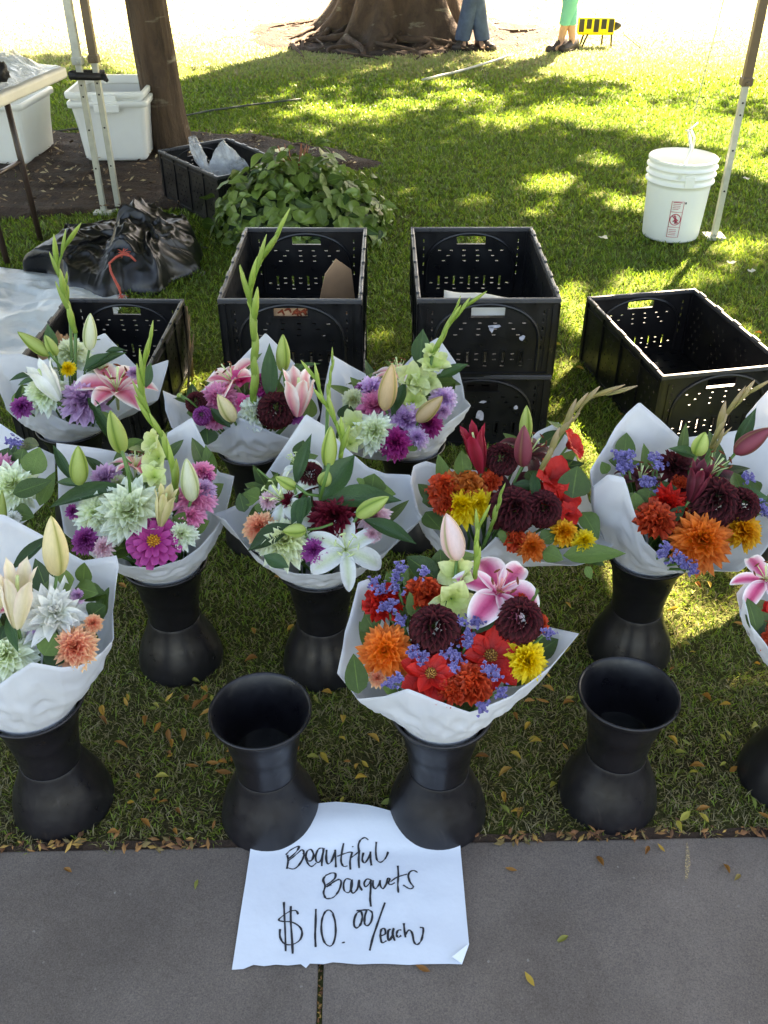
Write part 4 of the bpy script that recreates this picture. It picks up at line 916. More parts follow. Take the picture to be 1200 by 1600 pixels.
def dahlia(kind, mat, var=0):
    """unit diameter 1, facing +Z"""
    key = (kind, mat.name, var)
    if key in FM: return FM[key]
    b = MB()
    if kind == 'dec':      # many pointed petals
        for k, (n, L, W, e0, e1) in enumerate(((20, .50, .175, -.25, -.05), (21, .49, .17, -.05, .12), (20, .46, .165, .12, .32), (19, .42, .155, .3, .5), (17, .37, .14, .5, .72), (15, .31, .125, .68, .95), (12, .25, .105, .9, 1.25), (9, .19, .085, 1.1, 1.6), (7, .14, .07, 1.3, 2.0))):
            for j in range(n): addpetal(b, 2*math.pi*(j+.5*(k % 2))/n+rnd(-.14, .14), L=L*rnd(.84, 1.1), W=W*rnd(.8, 1.15), el0=e0+rnd(-.15, .15), el1=e1+rnd(-.22, .3), cup=rnd(.4, 1.0), tw=rnd(-.5, .5), z0=.026*k, tf=lambda s, c, k=k: max(0, min(1, s*1.0-.05*k+.15*c)), nu=5, waist=1.02)
    elif kind == 'shaggy':
        for k, (n, L, W, e0, e1) in enumerate(((12, .54, .17, -.2, .3), (12, .50, .17, .15, .1), (11, .44, .15, .45, .75), (10, .36, .13, .7, .6), (8, .28, .11, .95, 1.4), (8, .21, .09, 1.2, 1.9), (7, .15, .08, 1.3, 2.2))):
            for j in range(n): addpetal(b, 2*math.pi*(j+.5*(k % 2))/n+rnd(-.2, .2), L=L*rnd(.8, 1.15), W=W*rnd(.8, 1.2), el0=e0+rnd(-.25, .25), el1=e1+rnd(-.5, .5), cup=rnd(.3, 1.1), tw=rnd(-.9, .9), ruffle=.25, ph=rnd(0, 6), z0=.035*k, nu=5, waist=.85)
    elif kind == 'ball':
        n = 0; K = 120
        for i in range(K):
            z = 1-1.25*(i+.5)/K; rr = math.sqrt(max(0, 1-z*z)); az = i*2.39996+rnd(-.05, .05)
            dirv = Vector((rr*math.cos(az), rr*math.sin(az), z)); P = dirv*.33; P.z += .22
            q = dirv.to_track_quat('Z', 'Y').to_matrix(); m2 = MB()
            op = 1-z; addpetal(m2, 0, L=.17*rnd(.9, 1.15), W=(.11+.05*op)*rnd(.9, 1.1), el0=1.45-.5*op, el1=1.0-.9*op, cup=1.3, nu=3, tf=lambda s, c: s, waist=.62, r0=-.03)
            # lay the petal radially outward
            ax = Vector((math.cos(az), math.sin(az), -.3)); ax = (ax-dirv*ax.dot(dirv)).normalized(); ay = dirv.cross(ax)
            b.add([P + ax*v[0]+ay*v[1]+dirv*(v[2]-.06) for v in m2.v], m2.f, m2.t)
    elif kind == 'carn':   # ruffled, shredded
        for k in range(5):
            n = 11-k
            for j in range(n): addpetal(b, 2*math.pi*(j+rnd(-.3, .3))/n, L=(.5-.055*k)*rnd(.85, 1.1), W=.22*rnd(.8, 1.2), el0=.1+.28*k+rnd(-.15, .15), el1=.2+.27*k+rnd(-.4, .4), cup=.3, ruffle=.9, ph=rnd(0, 6), z0=.03*k, point=0, nu=4, cols=(-1, -.5, 0, .5, 1))
    elif kind == 'floret':
        for j in range(6):
            k = j % 2; addpetal(b, math.pi*j/3+rnd(-.1, .1), L=.56*rnd(.9, 1.1), W=(.46 if k else .38)*rnd(.9, 1.1), el0=1.25-.1*k, el1=-.1+rnd(-.3, .35), cup=.30, ruffle=.32, ph=rnd(0, 6), nu=6, cols=(-1, -.5, 0, .5, 1), waist=1.0, z0=-.1, tf=lambda s, c: min(1, s*1.1))
    elif kind == 'cosmos':
        for k, (n, L, W, e0, e1) in enumerate(((14, .50, .17, -.05, .05), (14, .47, .16, .10, .12), (11, .36, .13, .25, .32))):
            for j in range(n): addpetal(b, 2*math.pi*(j+.5*(k % 2))/n+rnd(-.06, .06), L=L*rnd(.92, 1.05), W=W, el0=e0+rnd(-.05, .08), el1=e1+rnd(-.1, .1), cup=.5, z0=.015*k, point=0, nu=4, tf=lambda s, c: s)
    me = b.mesh({'dec': 'dahlia', 'shaggy': 'shaggy_dahlia', 'ball': 'ball_dahlia', 'carn': 'carnation', 'floret': 'gladiolus_floret', 'cosmos': 'open_dahlia'}[kind], mat)
    FM[key] = me; return me
def centre_mesh(mat):
    key = ('centre', mat.name)
    if key in FM: return FM[key]
    b = MB()
    for i in range(46):
        z = 1-1.0*(i+.5)/46; rr = math.sqrt(1-z*z); az = i*2.39996; d = Vector((rr*math.cos(az), rr*math.sin(az), z*.7)); b.tube([d*.7, d*1.0+Vector((0, 0, .08))], [.16, .07], 5, t=rnd(.2, 1))
    b.lathe([(.85, -.1), (.8, .25), (.5, .5), (0, .6)], 12); me = b.mesh('flower_centre', mat); FM[key] = me; return me
def big_petal(mat, var=0, L=.5, W=.3, e0=.25, e1=.0, cup=.4, lily=False, ruffle=.1):
    key = ('petal', mat.name, var, L, W, e0, e1)
    if key in FM: return FM[key]
    b = MB()
    if lily: addpetal(b, 0, L=L, W=W, el0=e0, el1=e1, cup=cup, nu=11, cols=(-1, -.6, -.2, 0, .2, .6, 1), waist=.95, ruffle=ruffle, ph=var*2, tf=lambda s, c: min(1, max(0, .12+c*.72+max(0, s-.72)*1.6-.15*(1-s))), r0=.02)
    else: addpetal(b, 0, L=L, W=W, el0=e0, el1=e1, cup=cup, nu=7, cols=(-1, -.5, 0, .5, 1), waist=1.0, ruffle=ruffle, ph=var*2, tf=lambda s, c: min(1, s*.8+c*.2), r0=.04)
    me = b.mesh('petal', mat); FM[key] = me; return me
POLLEN = simple('pollen', hx('6a3010'), .8, .2, 50); FILA = simple('filament', hx('c8d898'), .5, .1, 50); GRP = simple('greenish_pink_filament', hx('d89090'), .5)
def lily(parent, M, mat, openness=1.0, var=0, stam=True, fil=None, wf=1.0):
    """M: unit diameter, facing +Z. the flower is the throat with stamens; its six petals are children"""
    key = ('lilythroat', mat.name, openness, stam, fil.name if fil else '')
    if key not in FM:
        b = MB(); b.tube([(0, 0, -.34), (0, 0, -.1), (0, 0, 0)], [.02, .03, .05], 8)
        if stam:
            b.tube([(0, 0, 0), (.02, .0, .2), (.05, .01, .42)], [.014, .012, .016], 6)
            for j in range(6):
                a = math.pi*j/3+.3; e = Vector((.16*math.cos(a), .16*math.sin(a), .36)); b.tube([(0, 0, .02), e*.55+Vector((0, 0, .04)), e], [.010, .008, .006], 5)
                tdir = Vector((-math.sin(a), math.cos(a), .2))*.05; b.tube([e-tdir, e, e+tdir], [.008, .018, .008], 5, m=1)
        FM[key] = b.mesh('lily', [fil or FILA, FILA if mat is WLILY else POLLEN])
    o = link('lily', FM[key], parent, M)
    for j in range(6):
        inner = j % 2; e0 = 1.25-.55*openness; e1 = 1.35-2.1*openness+random.uniform(-.15, .15)
        me = big_petal(mat, j % 3, L=.64, W=(.30 if inner else .225)*wf, e0=e0-.0*inner, e1=round(1.35-2.1*openness-(.15 if inner else 0)-.2*(var+j) % 2*.3, 2), cup=.38, lily=True, ruffle=.16 if inner else .06)
        link('petal', me, o, M @ Matrix.Rotation(math.pi*j/3+random.uniform(-.08, .08), 4, 'Z'))
    return o
def bud_mesh(mat):
    key = ('bud', mat.name)
    if key in FM: return FM[key]
    b = MB(); n, NA = 14, 24; vs = []; tt = []
    for i in range(n+1):
        s = i/n; r = .5*(math.sin(math.pi*min(1, .06+.94*s**.82)))**.72*(1-.12*s) if 0 < i < n else (.12 if i == 0 else .01)
        for j in range(NA):
            a = 2*math.pi*j/NA; g = abs(math.sin(1.5*a)); q = r*(.90+.12*g**.5); vs.append((q*math.cos(a), q*math.sin(a), s)); tt.append(min(1, .04+g**.45*.75+.2*s*g) if s < .96 else .3)
    b.add(vs, [(i*NA+j, i*NA+(j+1) % NA, (i+1)*NA+(j+1) % NA, (i+1)*NA+j) for i in range(n) for j in range(NA)], tt); FM[key] = b.mesh('lily_bud', mat); return FM[key]
def bract_mesh(mat):
    key = ('bract', mat.name)
    if key in FM: return FM[key]
    b = MB(); n = 8; vs = []; tt = []
    for i in range(n+1):
        s = i/n; r = .5*(math.sin(math.pi*(.10+.88*s)))**.8
        for c in (-1, -.66, -.33, 0, .33, .66, 1): a = c*2.3; vs.append((r*math.sin(a), r*math.cos(a)*.7, s)); tt.append(s)
    b.add(vs, [(i*7+j, i*7+j+1, (i+1)*7+j+1, (i+1)*7+j) for i in range(n) for j in range(6)], tt); FM[key] = b.mesh('bract', mat); return FM[key]
def statice_mesh(var):
    key = ('stat', var)
    if key in FM: return FM[key]
    b = MB(); rr = random.Random(var+3)
    for k in range(34):
        p = Vector((rr.gauss(0, .17), rr.gauss(0, .12), rr.uniform(-.05, .2)))
        d = Vector((rr.gauss(0, .4), rr.gauss(0, .4), 1)).normalized(); q = d.to_track_quat('Z', 'Y').to_matrix()
        n = 6; ring = [p + q @ Vector((.105*math.cos(6.283*j/n)*(1 if j % 2 else .7), .105*math.sin(6.283*j/n)*(1 if j % 2 else .7), .06)) for j in range(n)]
        b.add([p]+ring, [(0, j+1, (j+1) % n+1) for j in range(n)], [0]+[rr.uniform(.4, 1)]*n)
    FM[key] = b.mesh('statice', PURP); return FM[key]
LM = {'broad': [leafmesh('leaf', LEAF, fold=.12, droop=.12), leafmesh('leaf', LEAF, fold=.22, droop=.25, wav=.03), leafmesh('leaf', LEAF, fold=.08, droop=-.08)],
      'lance': [leafmesh('lily_leaf', LLEAF, fold=.35, droop=.18, tipp=2, nu=9), leafmesh('lily_leaf', LLEAF, fold=.25, droop=-.12, tipp=2, nu=9), leafmesh('lily_leaf', LLEAF, fold=.3, droop=.05, tipp=2, nu=9)],
      'light': [leafmesh('leaf', LITL, fold=.15, droop=.1), leafmesh('leaf', LITL, fold=.2, droop=.2)]}
def leaf_between(parent, A, B, W, kind='broad', var=0, nrm=None):
    d = B-A; L = d.length; d.normalize(); n = Vector(nrm) if nrm is not None else (Cv*.75+Vector((0, 0, .5))); n = n-d*n.dot(d)
    if n.length < .05: n = Vector((0, 0, 1))-d*d.z
    n.normalize(); s = d.cross(n); ms = LM[kind]; me = ms[var % len(ms)]
    return link(me.name, me, parent, frame(s*W, d*L, n*L*.8, A))
def paper_mat():
    m, n, p = newmat('wrap_paper'); p.inputs['Roughness'].default_value = .55; p.inputs['Specular IOR Level'].default_value = .35
    n.links.new(ramp(n, nz(n, 9, 5), [(.3, hx('dcdfe4')), (.7, hx('eceef0'))]), p.inputs['Base Color'])
    tc = nd(n, 'ShaderNodeTexCoord'); vo = nd(n, 'ShaderNodeTexVoronoi', feature='DISTANCE_TO_EDGE'); vo.inputs['Scale'].default_value = 9
    mp = nd(n, 'ShaderNodeMapping'); mp.inputs['Scale'].default_value = (1, 1, .45); n.links.new(tc.outputs['Object'], mp.inputs[0]); n.links.new(mp.outputs[0], vo.inputs['Vector'])
    f = ramp(n, vo.outputs['Distance'], [(0, (0, 0, 0)), (.06, (1, 1, 1))]); mx = mixc(n, .6, f, nz(n, 30, 4)); bump(n, p, mx, .38, .003); return m
PAPER = paper_mat(); translucent(PAPER, .33)
def stem_part(b, A, B, r=.0035, bend=.0):
    m = A.lerp(B, .5)+Vector((0, 0, bend)); b.tube([A, m, B], [r, r, r*.8], 6)

# ============================================================= BOUQUETS
def bouquet(key, label, wrap, zb, slope, flowers, spikes=(), leaves=(), fill=16, seed=0, sil=None):
    c = BUCK[key]; random.seed(seed*31+5)
    t = thing('bouquet', label, 'bouquet', T(c.x, c.y, .28), 'paper-wrapped bouquets')
    def PL(px, py, off=0.0):
        d = ray(px, py); o = Vector((0, 0, CH)); den = d.z - slope*d.y; k = (zb+off - CH + slope*(0-c.y))/den; return o + d*k
    # wrap
    pts = [PY(a, b_, c.y+dy) for a, b_, dy in wrap]; pts.append(pts[0]); n = 200; M_ = 18; folds = [(random.uniform(-6.3, 0), random.uniform(-.5, .5), random.uniform(.0015, .004)*random.choice((-1, 1))) for _ in range(9)]
    seg = [(pts[i+1]-pts[i]).length for i in range(len(pts)-1)]; tot = sum(seg)
    az = []
    for p in pts: az.append(math.atan2(p.y-c.y, p.x-c.x))
    for i in range(1, len(az)):
        while az[i] > az[i-1]+.6: az[i] -= 2*math.pi
        while az[i] < az[i-1]-2*math.pi+.6: az[i] += 2*math.pi
        az[i] = min(az[i], az[i-1]-.02)
    scale = -2*math.pi/(az[-1]-az[0]); az = [az[0]+(a-az[0])*scale for a in az]
    Q = []; 
    for k in range(n+1):
        s = tot*k/n; i = 0
        while i < len(seg)-1 and s > seg[i]: s -= seg[i]; i += 1
        f = min(1, s/max(seg[i], 1e-6)); Q.append((pts[i].lerp(pts[i+1], f), az[i]+(az[i+1]-az[i])*f))
    b = MB(); vs = []
    for k, (q, a) in enumerate(Q):
        e = Vector((math.cos(a), math.sin(a), 0)); r0 = .0775; base = Vector((c.x, c.y, .286))+e*r0
        low = Vector((c.x, c.y, .20))+e*.052
        fo = noise.noise(Vector((math.cos(a)*3.2+seed*3, math.sin(a)*3.2, seed)))
        for m in range(M_+1):
            v = m/M_
            if v < .12: p = low.lerp(base, v/.12)
            else:
                u = (v-.12)/.88; p = base.lerp(q, u); hh = (q-base).length
                p += (e*.75+Vector((0, 0, -.55)))*(math.sin(math.pi*u)*(.040+.022*fo)*hh*1.6)*(.75+.25*u)
                cr_ = noise.noise(Vector((a*2.2+u*2.0+seed, u*4.5-a*1.3, seed)))
                p += e*(.0045*(1-abs(cr_)*3.2)*math.sin(math.pi*u))
                for fa_, fs_, fh_ in folds:
                    dd_ = (a-fa_-fs_*u+math.pi) % (2*math.pi)-math.pi; p += e*(fh_*max(0, 1-abs(dd_)/.10)*min(1, u*4)*(1-.5*u))
            vs.append(p-WM[t.name].translation)
    K = M_+1; b.add(vs, [(k*K+m, k*K+m+1, (k+1)*K+m+1, (k+1)*K+m) for k in range(n) for m in range(M_)])
    wr = part('wrap_paper', b, PAPER, t); so_ = wr.modifiers.new('s', 'SOLIDIFY'); so_.thickness = .0006; so_.offset = 0
    QA = [(math.atan2(q.y-c.y, q.x-c.x), math.hypot(q.x-c.x, q.y-c.y)) for q, _ in Q]
    def rimr(a): return min(QA, key=lambda t_: abs((t_[0]-a+math.pi) % (2*math.pi)-math.pi))[1]
    stems = MB(); root = Vector((c.x, c.y, .24)); org = WM[t.name].translation
    cen3 = Vector((c.x, c.y, zb-.16))
    for fl in flowers:
        kind, mat, px, py, size = fl[:5]; op = fl[5] if len(fl) > 5 else {}
        P = PL(px, py, op.get('off', 0.012)); D = px2m(P, size*(1.17 if kind in ('dec', 'carn', 'ball', 'floret') and size < 100 else 1.0))
        out = (P-cen3); out.z = max(out.z, .1); out.normalize()
        if 'aim' in op: ax, ay, az_ = op['aim']; d = (Rv*ax+Uv*ay+Cv*az_).normalized()
        else: d = (out*.8 + Cv*.75 + Vector((random.gauss(0, .13), random.gauss(0, .13), .1))).normalized()
        pa = math.atan2(P.y-c.y, P.x-c.x); rl = rimr(pa); pr2 = math.hypot(P.x-c.x, P.y-c.y)
        if kind != 'statice' and kind != 'lily' and pr2 + D*.42 > rl:
            e = Vector((c.x-P.x, c.y-P.y, 0)).normalized(); P = P + e*min(D*.17, pr2+D*.42-rl) + Vector((0, 0, D*.06))
            if P.y < c.y: d = (d*.55+Vector((0, -.25, .75))).normalized()
        M = facing(d, P - d*D*.12, D, op.get('roll', random.uniform(0, 6.28))); P0 = P-d*D*.2
        if kind in ('dec', 'ball', 'carn', 'shaggy', 'floret', 'cosmos'):
            o = link(dahlia(kind, mat, 0).name, dahlia(kind, mat, 0 if D < .05 else random.randint(0, 1)), t, M)
            if kind == 'cosmos': link('flower_centre', centre_mesh(GOLD), o, M @ Matrix.Translation((0, 0, .02)) @ Matrix.Scale(.15, 4))
        elif kind == 'single':
            o = link('open_dahlia', centre_mesh(DGOLD), t, M @ Matrix.Translation((0, 0, .02)) @ Matrix.Scale(.115, 4)); n1 = 9
            for j in range(n1): link('petal', big_petal(mat, j % 3, L=.50, W=.33, e0=.12, e1=.10 if j % 2 else -.12, cup=.35), o, M @ Matrix.Rotation(2*math.pi*j/n1+random.uniform(-.1, .1), 4, 'Z'))
            for j in range(6): link('petal', big_petal(mat, j % 3, L=.40, W=.26, e0=.5, e1=.30, cup=.5), o, M @ Matrix.Translation((0, 0, .02)) @ Matrix.Rotation(2*math.pi*j/6+random.uniform(-.2, .2), 4, 'Z'))
        elif kind == 'lily':
            lily(t, M @ Matrix.Translation((0, 0, -.05)), mat, op.get('open', 1.0), seed, True, op.get('fil'), op.get('w', 1.0))
        elif kind == 'statice': link('statice', statice_mesh(random.randint(0, 3)), t, facing((d+Vector((0, 0, .4))).normalized(), P+d*.006, D*1.25, random.uniform(0, 6.28))); 
        elif kind == 'patch': continue
        stems.tube([root-org+Vector((random.uniform(-.04, .04), random.uniform(-.04, .04), -.03)), (root.lerp(P0, .5)-org)*1.0, P0-org], [.0035, .003, .0025], 5)
    for sp in spikes:
        typ = sp[0]
        if typ in ('bud', 'cup'):       # (typ, mat, basepx, basepy, tippx, tippy, width, off, dyTip)
            _, mat, bx, by, tx, ty, wd = sp[:7]; off = sp[7] if len(sp) > 7 else .03; dyt = sp[8] if len(sp) > 8 else 0.0
            A = PL(bx, by, off); B = PY(tx, ty, A.y+dyt); L = (B-A).length; W = px2m(A, wd)
            d = (B-A).normalized(); q = facing(d, A, 1, random.uniform(-.5, .5))
            if typ == 'bud': link('lily_bud', bud_mesh(mat), t, q @ Matrix.Diagonal((W, W, L, 1)))
            else:
                o = link('half_open_lily', FMthroat(), t, q @ Matrix.Diagonal((W, W, L, 1)))
                for j in range(6): link('petal', cup_petal(mat, j % 2), o, q @ Matrix.Diagonal((W, W, L, 1)) @ Matrix.Rotation(math.pi*j/3+random.uniform(-.1, .1), 4, 'Z'))
            stems.tube([root-org, root.lerp(A, .55)-org+Vector((0, 0, .01)), A-org+d*.004], [.003, .003, .003], 6)
        elif typ == 'glad':            # ('glad', mat, [(px,py)..], width px, dy total)
            _, mat, pp, wd = sp[:4]; off = sp[4] if len(sp) > 4 else .02; dyt = sp[5] if len(sp) > 5 else .04
            A = PL(*pp[0], off); P3 = [A]; nseg = len(pp)
            for i in range(1, nseg): P3.append(PY(*pp[i], A.y+dyt*i/nseg))
            W = px2m(A, wd); b = MB(); fine = []
            for i in range(len(P3)-1):
                for k in range(4): fine.append(P3[i].lerp(P3[i+1], k/4))
            fine.append(P3[-1]); fine = [fine[0]]+[(fine[i-1]+fine[i]*2+fine[i+1])/4 for i in range(1, len(fine)-1)]+[fine[-1]]
            b.tube([p-org for p in fine], [W*.26*(1-.75*i/len(fine)) for i in range(len(fine))], 8, t=.5); g = part('gladiolus_spike', b, mat, t)
            tl = sum((fine[i+1]-fine[i]).length for i in range(len(fine)-1)); step = max(W*1.5, tl/11); acc = 0; sd = 1; i = 0
            nb = int(tl/step)+1
            for q in range(nb):
                f = min(len(fine)-2.001, (q+.15)/nb*(len(fine)-1)); i = int(f); p = fine[i].lerp(fine[i+1], f-i); d = (fine[i+1]-fine[i]).normalized(); side = (d.cross(Cv)).normalized()*sd; sd = -sd
                s = 1-.45*q/nb; L = step*2.3*(.8+.3*random.random())*(.75+.25*s); dd = (d+side*(.05+.11*random.random())+Cv*.05).normalized()
                y_ = (side*.9+Cv*.35); y_ = (y_-dd*y_.dot(dd)).normalized(); x_ = y_.cross(dd)
                link('bract', bract_mesh(mat), g, frame(x_*W*s*.92, y_*W*s*.85, dd*L, p-side*W*.10))
            stems.tube([root-org, root.lerp(A, .5)-org, A-org], [.004, .004, .004], 6)
        elif typ == 'stem':
            _, pp, wd, off = sp; P3 = [PL(*pp[0], off)]; P3 += [PY(*q, P3[0].y) for q in pp[1:]]; stems.tube([p-org for p in P3], px2m(P3[0], wd)/2, 6)
    for lf_ in leaves:                # (kind, bx,by, tx,ty, width, off, off2)
        kind, bx, by, tx, ty, wd = lf_[:6]; o1 = lf_[6] if len(lf_) > 6 else .015; o2 = lf_[7] if len(lf_) > 7 else .03
        A = PL(bx, by, o1); B = PL(tx, ty, o2); leaf_between(t, A, B, px2m(A, wd)*1.1, kind, random.randint(0, 2))
    # greenery between the flowers
    xs_ = [f[2] for f in flowers]; ys_ = [f[3] for f in flowers]
    for k in range(fill):
        fx, fy2 = random.choice(list(zip(xs_, ys_))); a = random.uniform(0, 6.28)
        A = PL(fx+random.uniform(-12, 12), fy2+random.uniform(-10, 10), -.035-.02*random.random()); dirn = Vector((math.cos(a), math.sin(a), .25)); Ln = random.uniform(.05, .085)
        ctr = Vector((c.x, c.y, A.z)); B = A + (dirn*.75 + (A-ctr).normalized()*.35).normalized()*Ln
        B = ctr+(B-ctr)*min(1, rimr(math.atan2(B.y-c.y, B.x-c.x))*(.72 if B.y < c.y else .9)/max(1e-3, (Vector((B.x, B.y, 0))-Vector((c.x, c.y, 0))).length)); B.z = PLz(c, zb, slope, B)-.012-.02*random.random()
        leaf_between(t, A, B, Ln*random.uniform(.45, .6), 'broad', k, nrm=Vector((random.gauss(0, .3), random.gauss(-.3, .3), 1)))
    part('stems', stems, STEM, t)
    return t
def PLz(c, zb, slope, p): return zb+slope*(p.y-c.y)
def FMthroat():
    if 'th' not in FM: b = MB(); b.tube([(0, 0, 0), (0, 0, .4), (0, 0, .85)], [.10, .08, .05], 8); FM['th'] = b.mesh('half_open_lily', FILA)
    return FM['th']
def cup_petal(mat, inner):
    key = ('cup', mat.name, inner)
    if key in FM: return FM[key]
    b = MB(); vs = []; tt = []; n = 10
    for i in range(n+1):
        s = i/n; r = (.14+.36*math.sin(min(1, s*1.25)*math.pi*.5)**.9)*(1 if s < .6 else 1-.12*(s-.6)/.2 if s < .8 else .95+ (s-.8)*1.6)*(.86 if inner else 1)
        half = .80*(math.sin(math.pi*(.24+.74*s)))**.65 if i < n else .03
        for c in (-1, -.5, 0, .5, 1):
            a = c*half; q = r*(1+.05*(1-abs(c))); vs.append((q*math.cos(a), q*math.sin(a), s*(1 if inner else .96)-.02*abs(c))); tt.append(min(1, max(0, .25+abs(c)*.5+.3*(s-.3))))
    b.add(vs, [(i*5+j, i*5+j+1, (i+1)*5+j+1, (i+1)*5+j) for i in range(n) for j in range(4)], tt); FM[key] = b.mesh('petal', mat); return FM[key]

bouquet('b10', 'front bouquet of red dahlias, a pink spotted lily and purple statice beside the paper sign',
 [(527,1052,-.02),(541,985,.03),(560,910,.08),(578,905,.09),(590,930,.12),(650,930,.14),(720,930,.15),(790,950,.13),(850,978,.07),(905,990,.0),(862,1040,-.05),(802,1086,-.09),(735,1114,-.115),(690,1097,-.115),(637,1076,-.105),(600,1088,-.08),(560,1092,-.05)],
 .455, .62,
 [('lily',PLILY,783,918,126,{'aim':(.12,.4,.7),'off':.04,'fil':GRP,'w':1.35,'open':.93}),('carn',REDOR,663,926,62),('floret',LIME,712,895,58,{'off':.03,'aim':(-.3,.3,.8)}),('floret',LIME,708,940,74,{'off':.03,'aim':(.1,-.2,.9)}),
  ('carn',RED,598,940,62),('ball',MAROON,680,990,88),('ball',MAROON,808,976,82),('single',RED,768,1022,112),('single',RED,673,1055,96,{'off':.03}),('dec',ORANGE,602,1018,84),('dec',YELLOW,824,1032,66),
  ('carn',REDOR,738,1077,70,{'off':.025}),('carn',REDOR,706,1082,44,{'off':.03}),('carn',REDOR,842,972,34),('carn',REDOR,812,938,32),('dec',PEACH,585,1062,30)] +
 [('statice',PURP,x,y,28,{'off':.03}) for x,y in ((627,894),(620,908),(622,924),(588,916),(598,926),(604,950),(614,950),(628,972),(648,1022),(660,1028),(624,1064),(612,1068),(702,1022),(714,1028),(731,996),(727,1010),(708,1042),(760,1048),(770,1054),(780,1082),(752,1104),(851,992),(744,975),(718,975),(663,900))],
 [('bud',BP,715,874,697,802,40,.045,.02),('glad',SPIKE,[(742,905),(744,870),(745,838),(752,815)],16,.03,.02)],
 [('broad',560,1084,552,1020,34,.02,.06),('broad',682,905,636,866,36,.01,.02),('broad',690,900,688,858,36,.0,.02),('broad',800,940,842,921,34,.0,.02),('lance',745,990,765,945,34,.015,.02),('lance',672,965,700,925,20,.01,.03),('broad',650,965,640,925,22,.01,.03),('broad',585,985,570,960,34,.0,.01),('broad',700,880,752,868,26,.0,.01),('broad',620,1080,598,1072,20,0,.01)],
 fill=26, seed=1)
bouquet('b7', 'bouquet of scarlet gladiolus, crimson lily buds and maroon dahlias, paper corner pointing right',
 [(650,795,-.04),(641,755,.0),(645,728,.05),(665,720,.08),(712,735,.10),(780,735,.13),(840,674,.15),(871,660,.15),(882,672,.15),(900,714,.13),(912,752,.10),(920,786,.07),(988,810,.02),(962,849,-.05),(930,876,-.08),(900,884,-.09),(876,882,-.10),(840,877,-.11),(810,864,-.11),(775,838,-.11),(752,862,-.10),(700,856,-.08)],
 .47, .55,
 [('lily',WINE,832,700,95,{'aim':(.2,.5,.5),'off':.0}),('lily',WINE,800,780,95,{'aim':(-.1,.1,.8),'off':-.01}),('ball',MAROON,780,724,58),('floret',RED,897,693,52,{'off':.03,'aim':(.6,.3,.5)}),('floret',RED,866,742,64,{'off':.03}),('floret',RED,850,772,46),('floret',RED,884,780,54),('floret',RED,896,805,42),
  ('carn',REDOR,693,765,58),('carn',ORANGE,726,759,64),('carn',REDOR,764,750,38),('dec',YELLOW,716,800,62),('dec',YELLOW,748,787,50),('ball',MAROON,808,815,82),('ball',MAROON,852,806,66),('dec',ORANGE,837,861,46),('carn',REDOR,808,848,40),('dec',YOR,890,837,46),('dec',YELLOW,920,850,38),('carn',REDOR,690,792,40)],
 [('cup',CRIM,752,737,736,665,34,.03),('bud',BWN,817,728,819,664,30,.035),('bud',BG,820,690,823,633,22,.0),('glad',SPIKEP,[(842,742),(862,700),(880,668),(897,640),(925,619),(972,612)],17,.03,.02),('glad',SPIKEP,[(888,665),(900,650),(912,630)],8,.05,.0),('glad',SPIKE,[(765,830),(775,800),(783,770)],12,.03,0)],
 [('broad',894,778,902,728,48,.01,.04),('broad',724,745,722,705,26,.02,.06),('broad',880,868,978,862,30,.0,.03),('broad',900,862,945,880,24,0,.01),('broad',910,800,936,838,30,.0,.01),('lance',833,738,838,790,16,.04,.045),('broad',785,848,800,825,26,.01,.03),('broad',848,862,880,872,28,.01,.02),('broad',845,845,870,830,24,.01,.02),('lance',838,760,800,758,16,.03,.03),('broad',660,785,700,770,30,-.01,0),('broad',665,800,690,830,30,-.02,-.01),('light',915,885,925,905,14,0,-.02),('broad',826,735,840,760,22,.02,.03)],
 fill=26, seed=2)
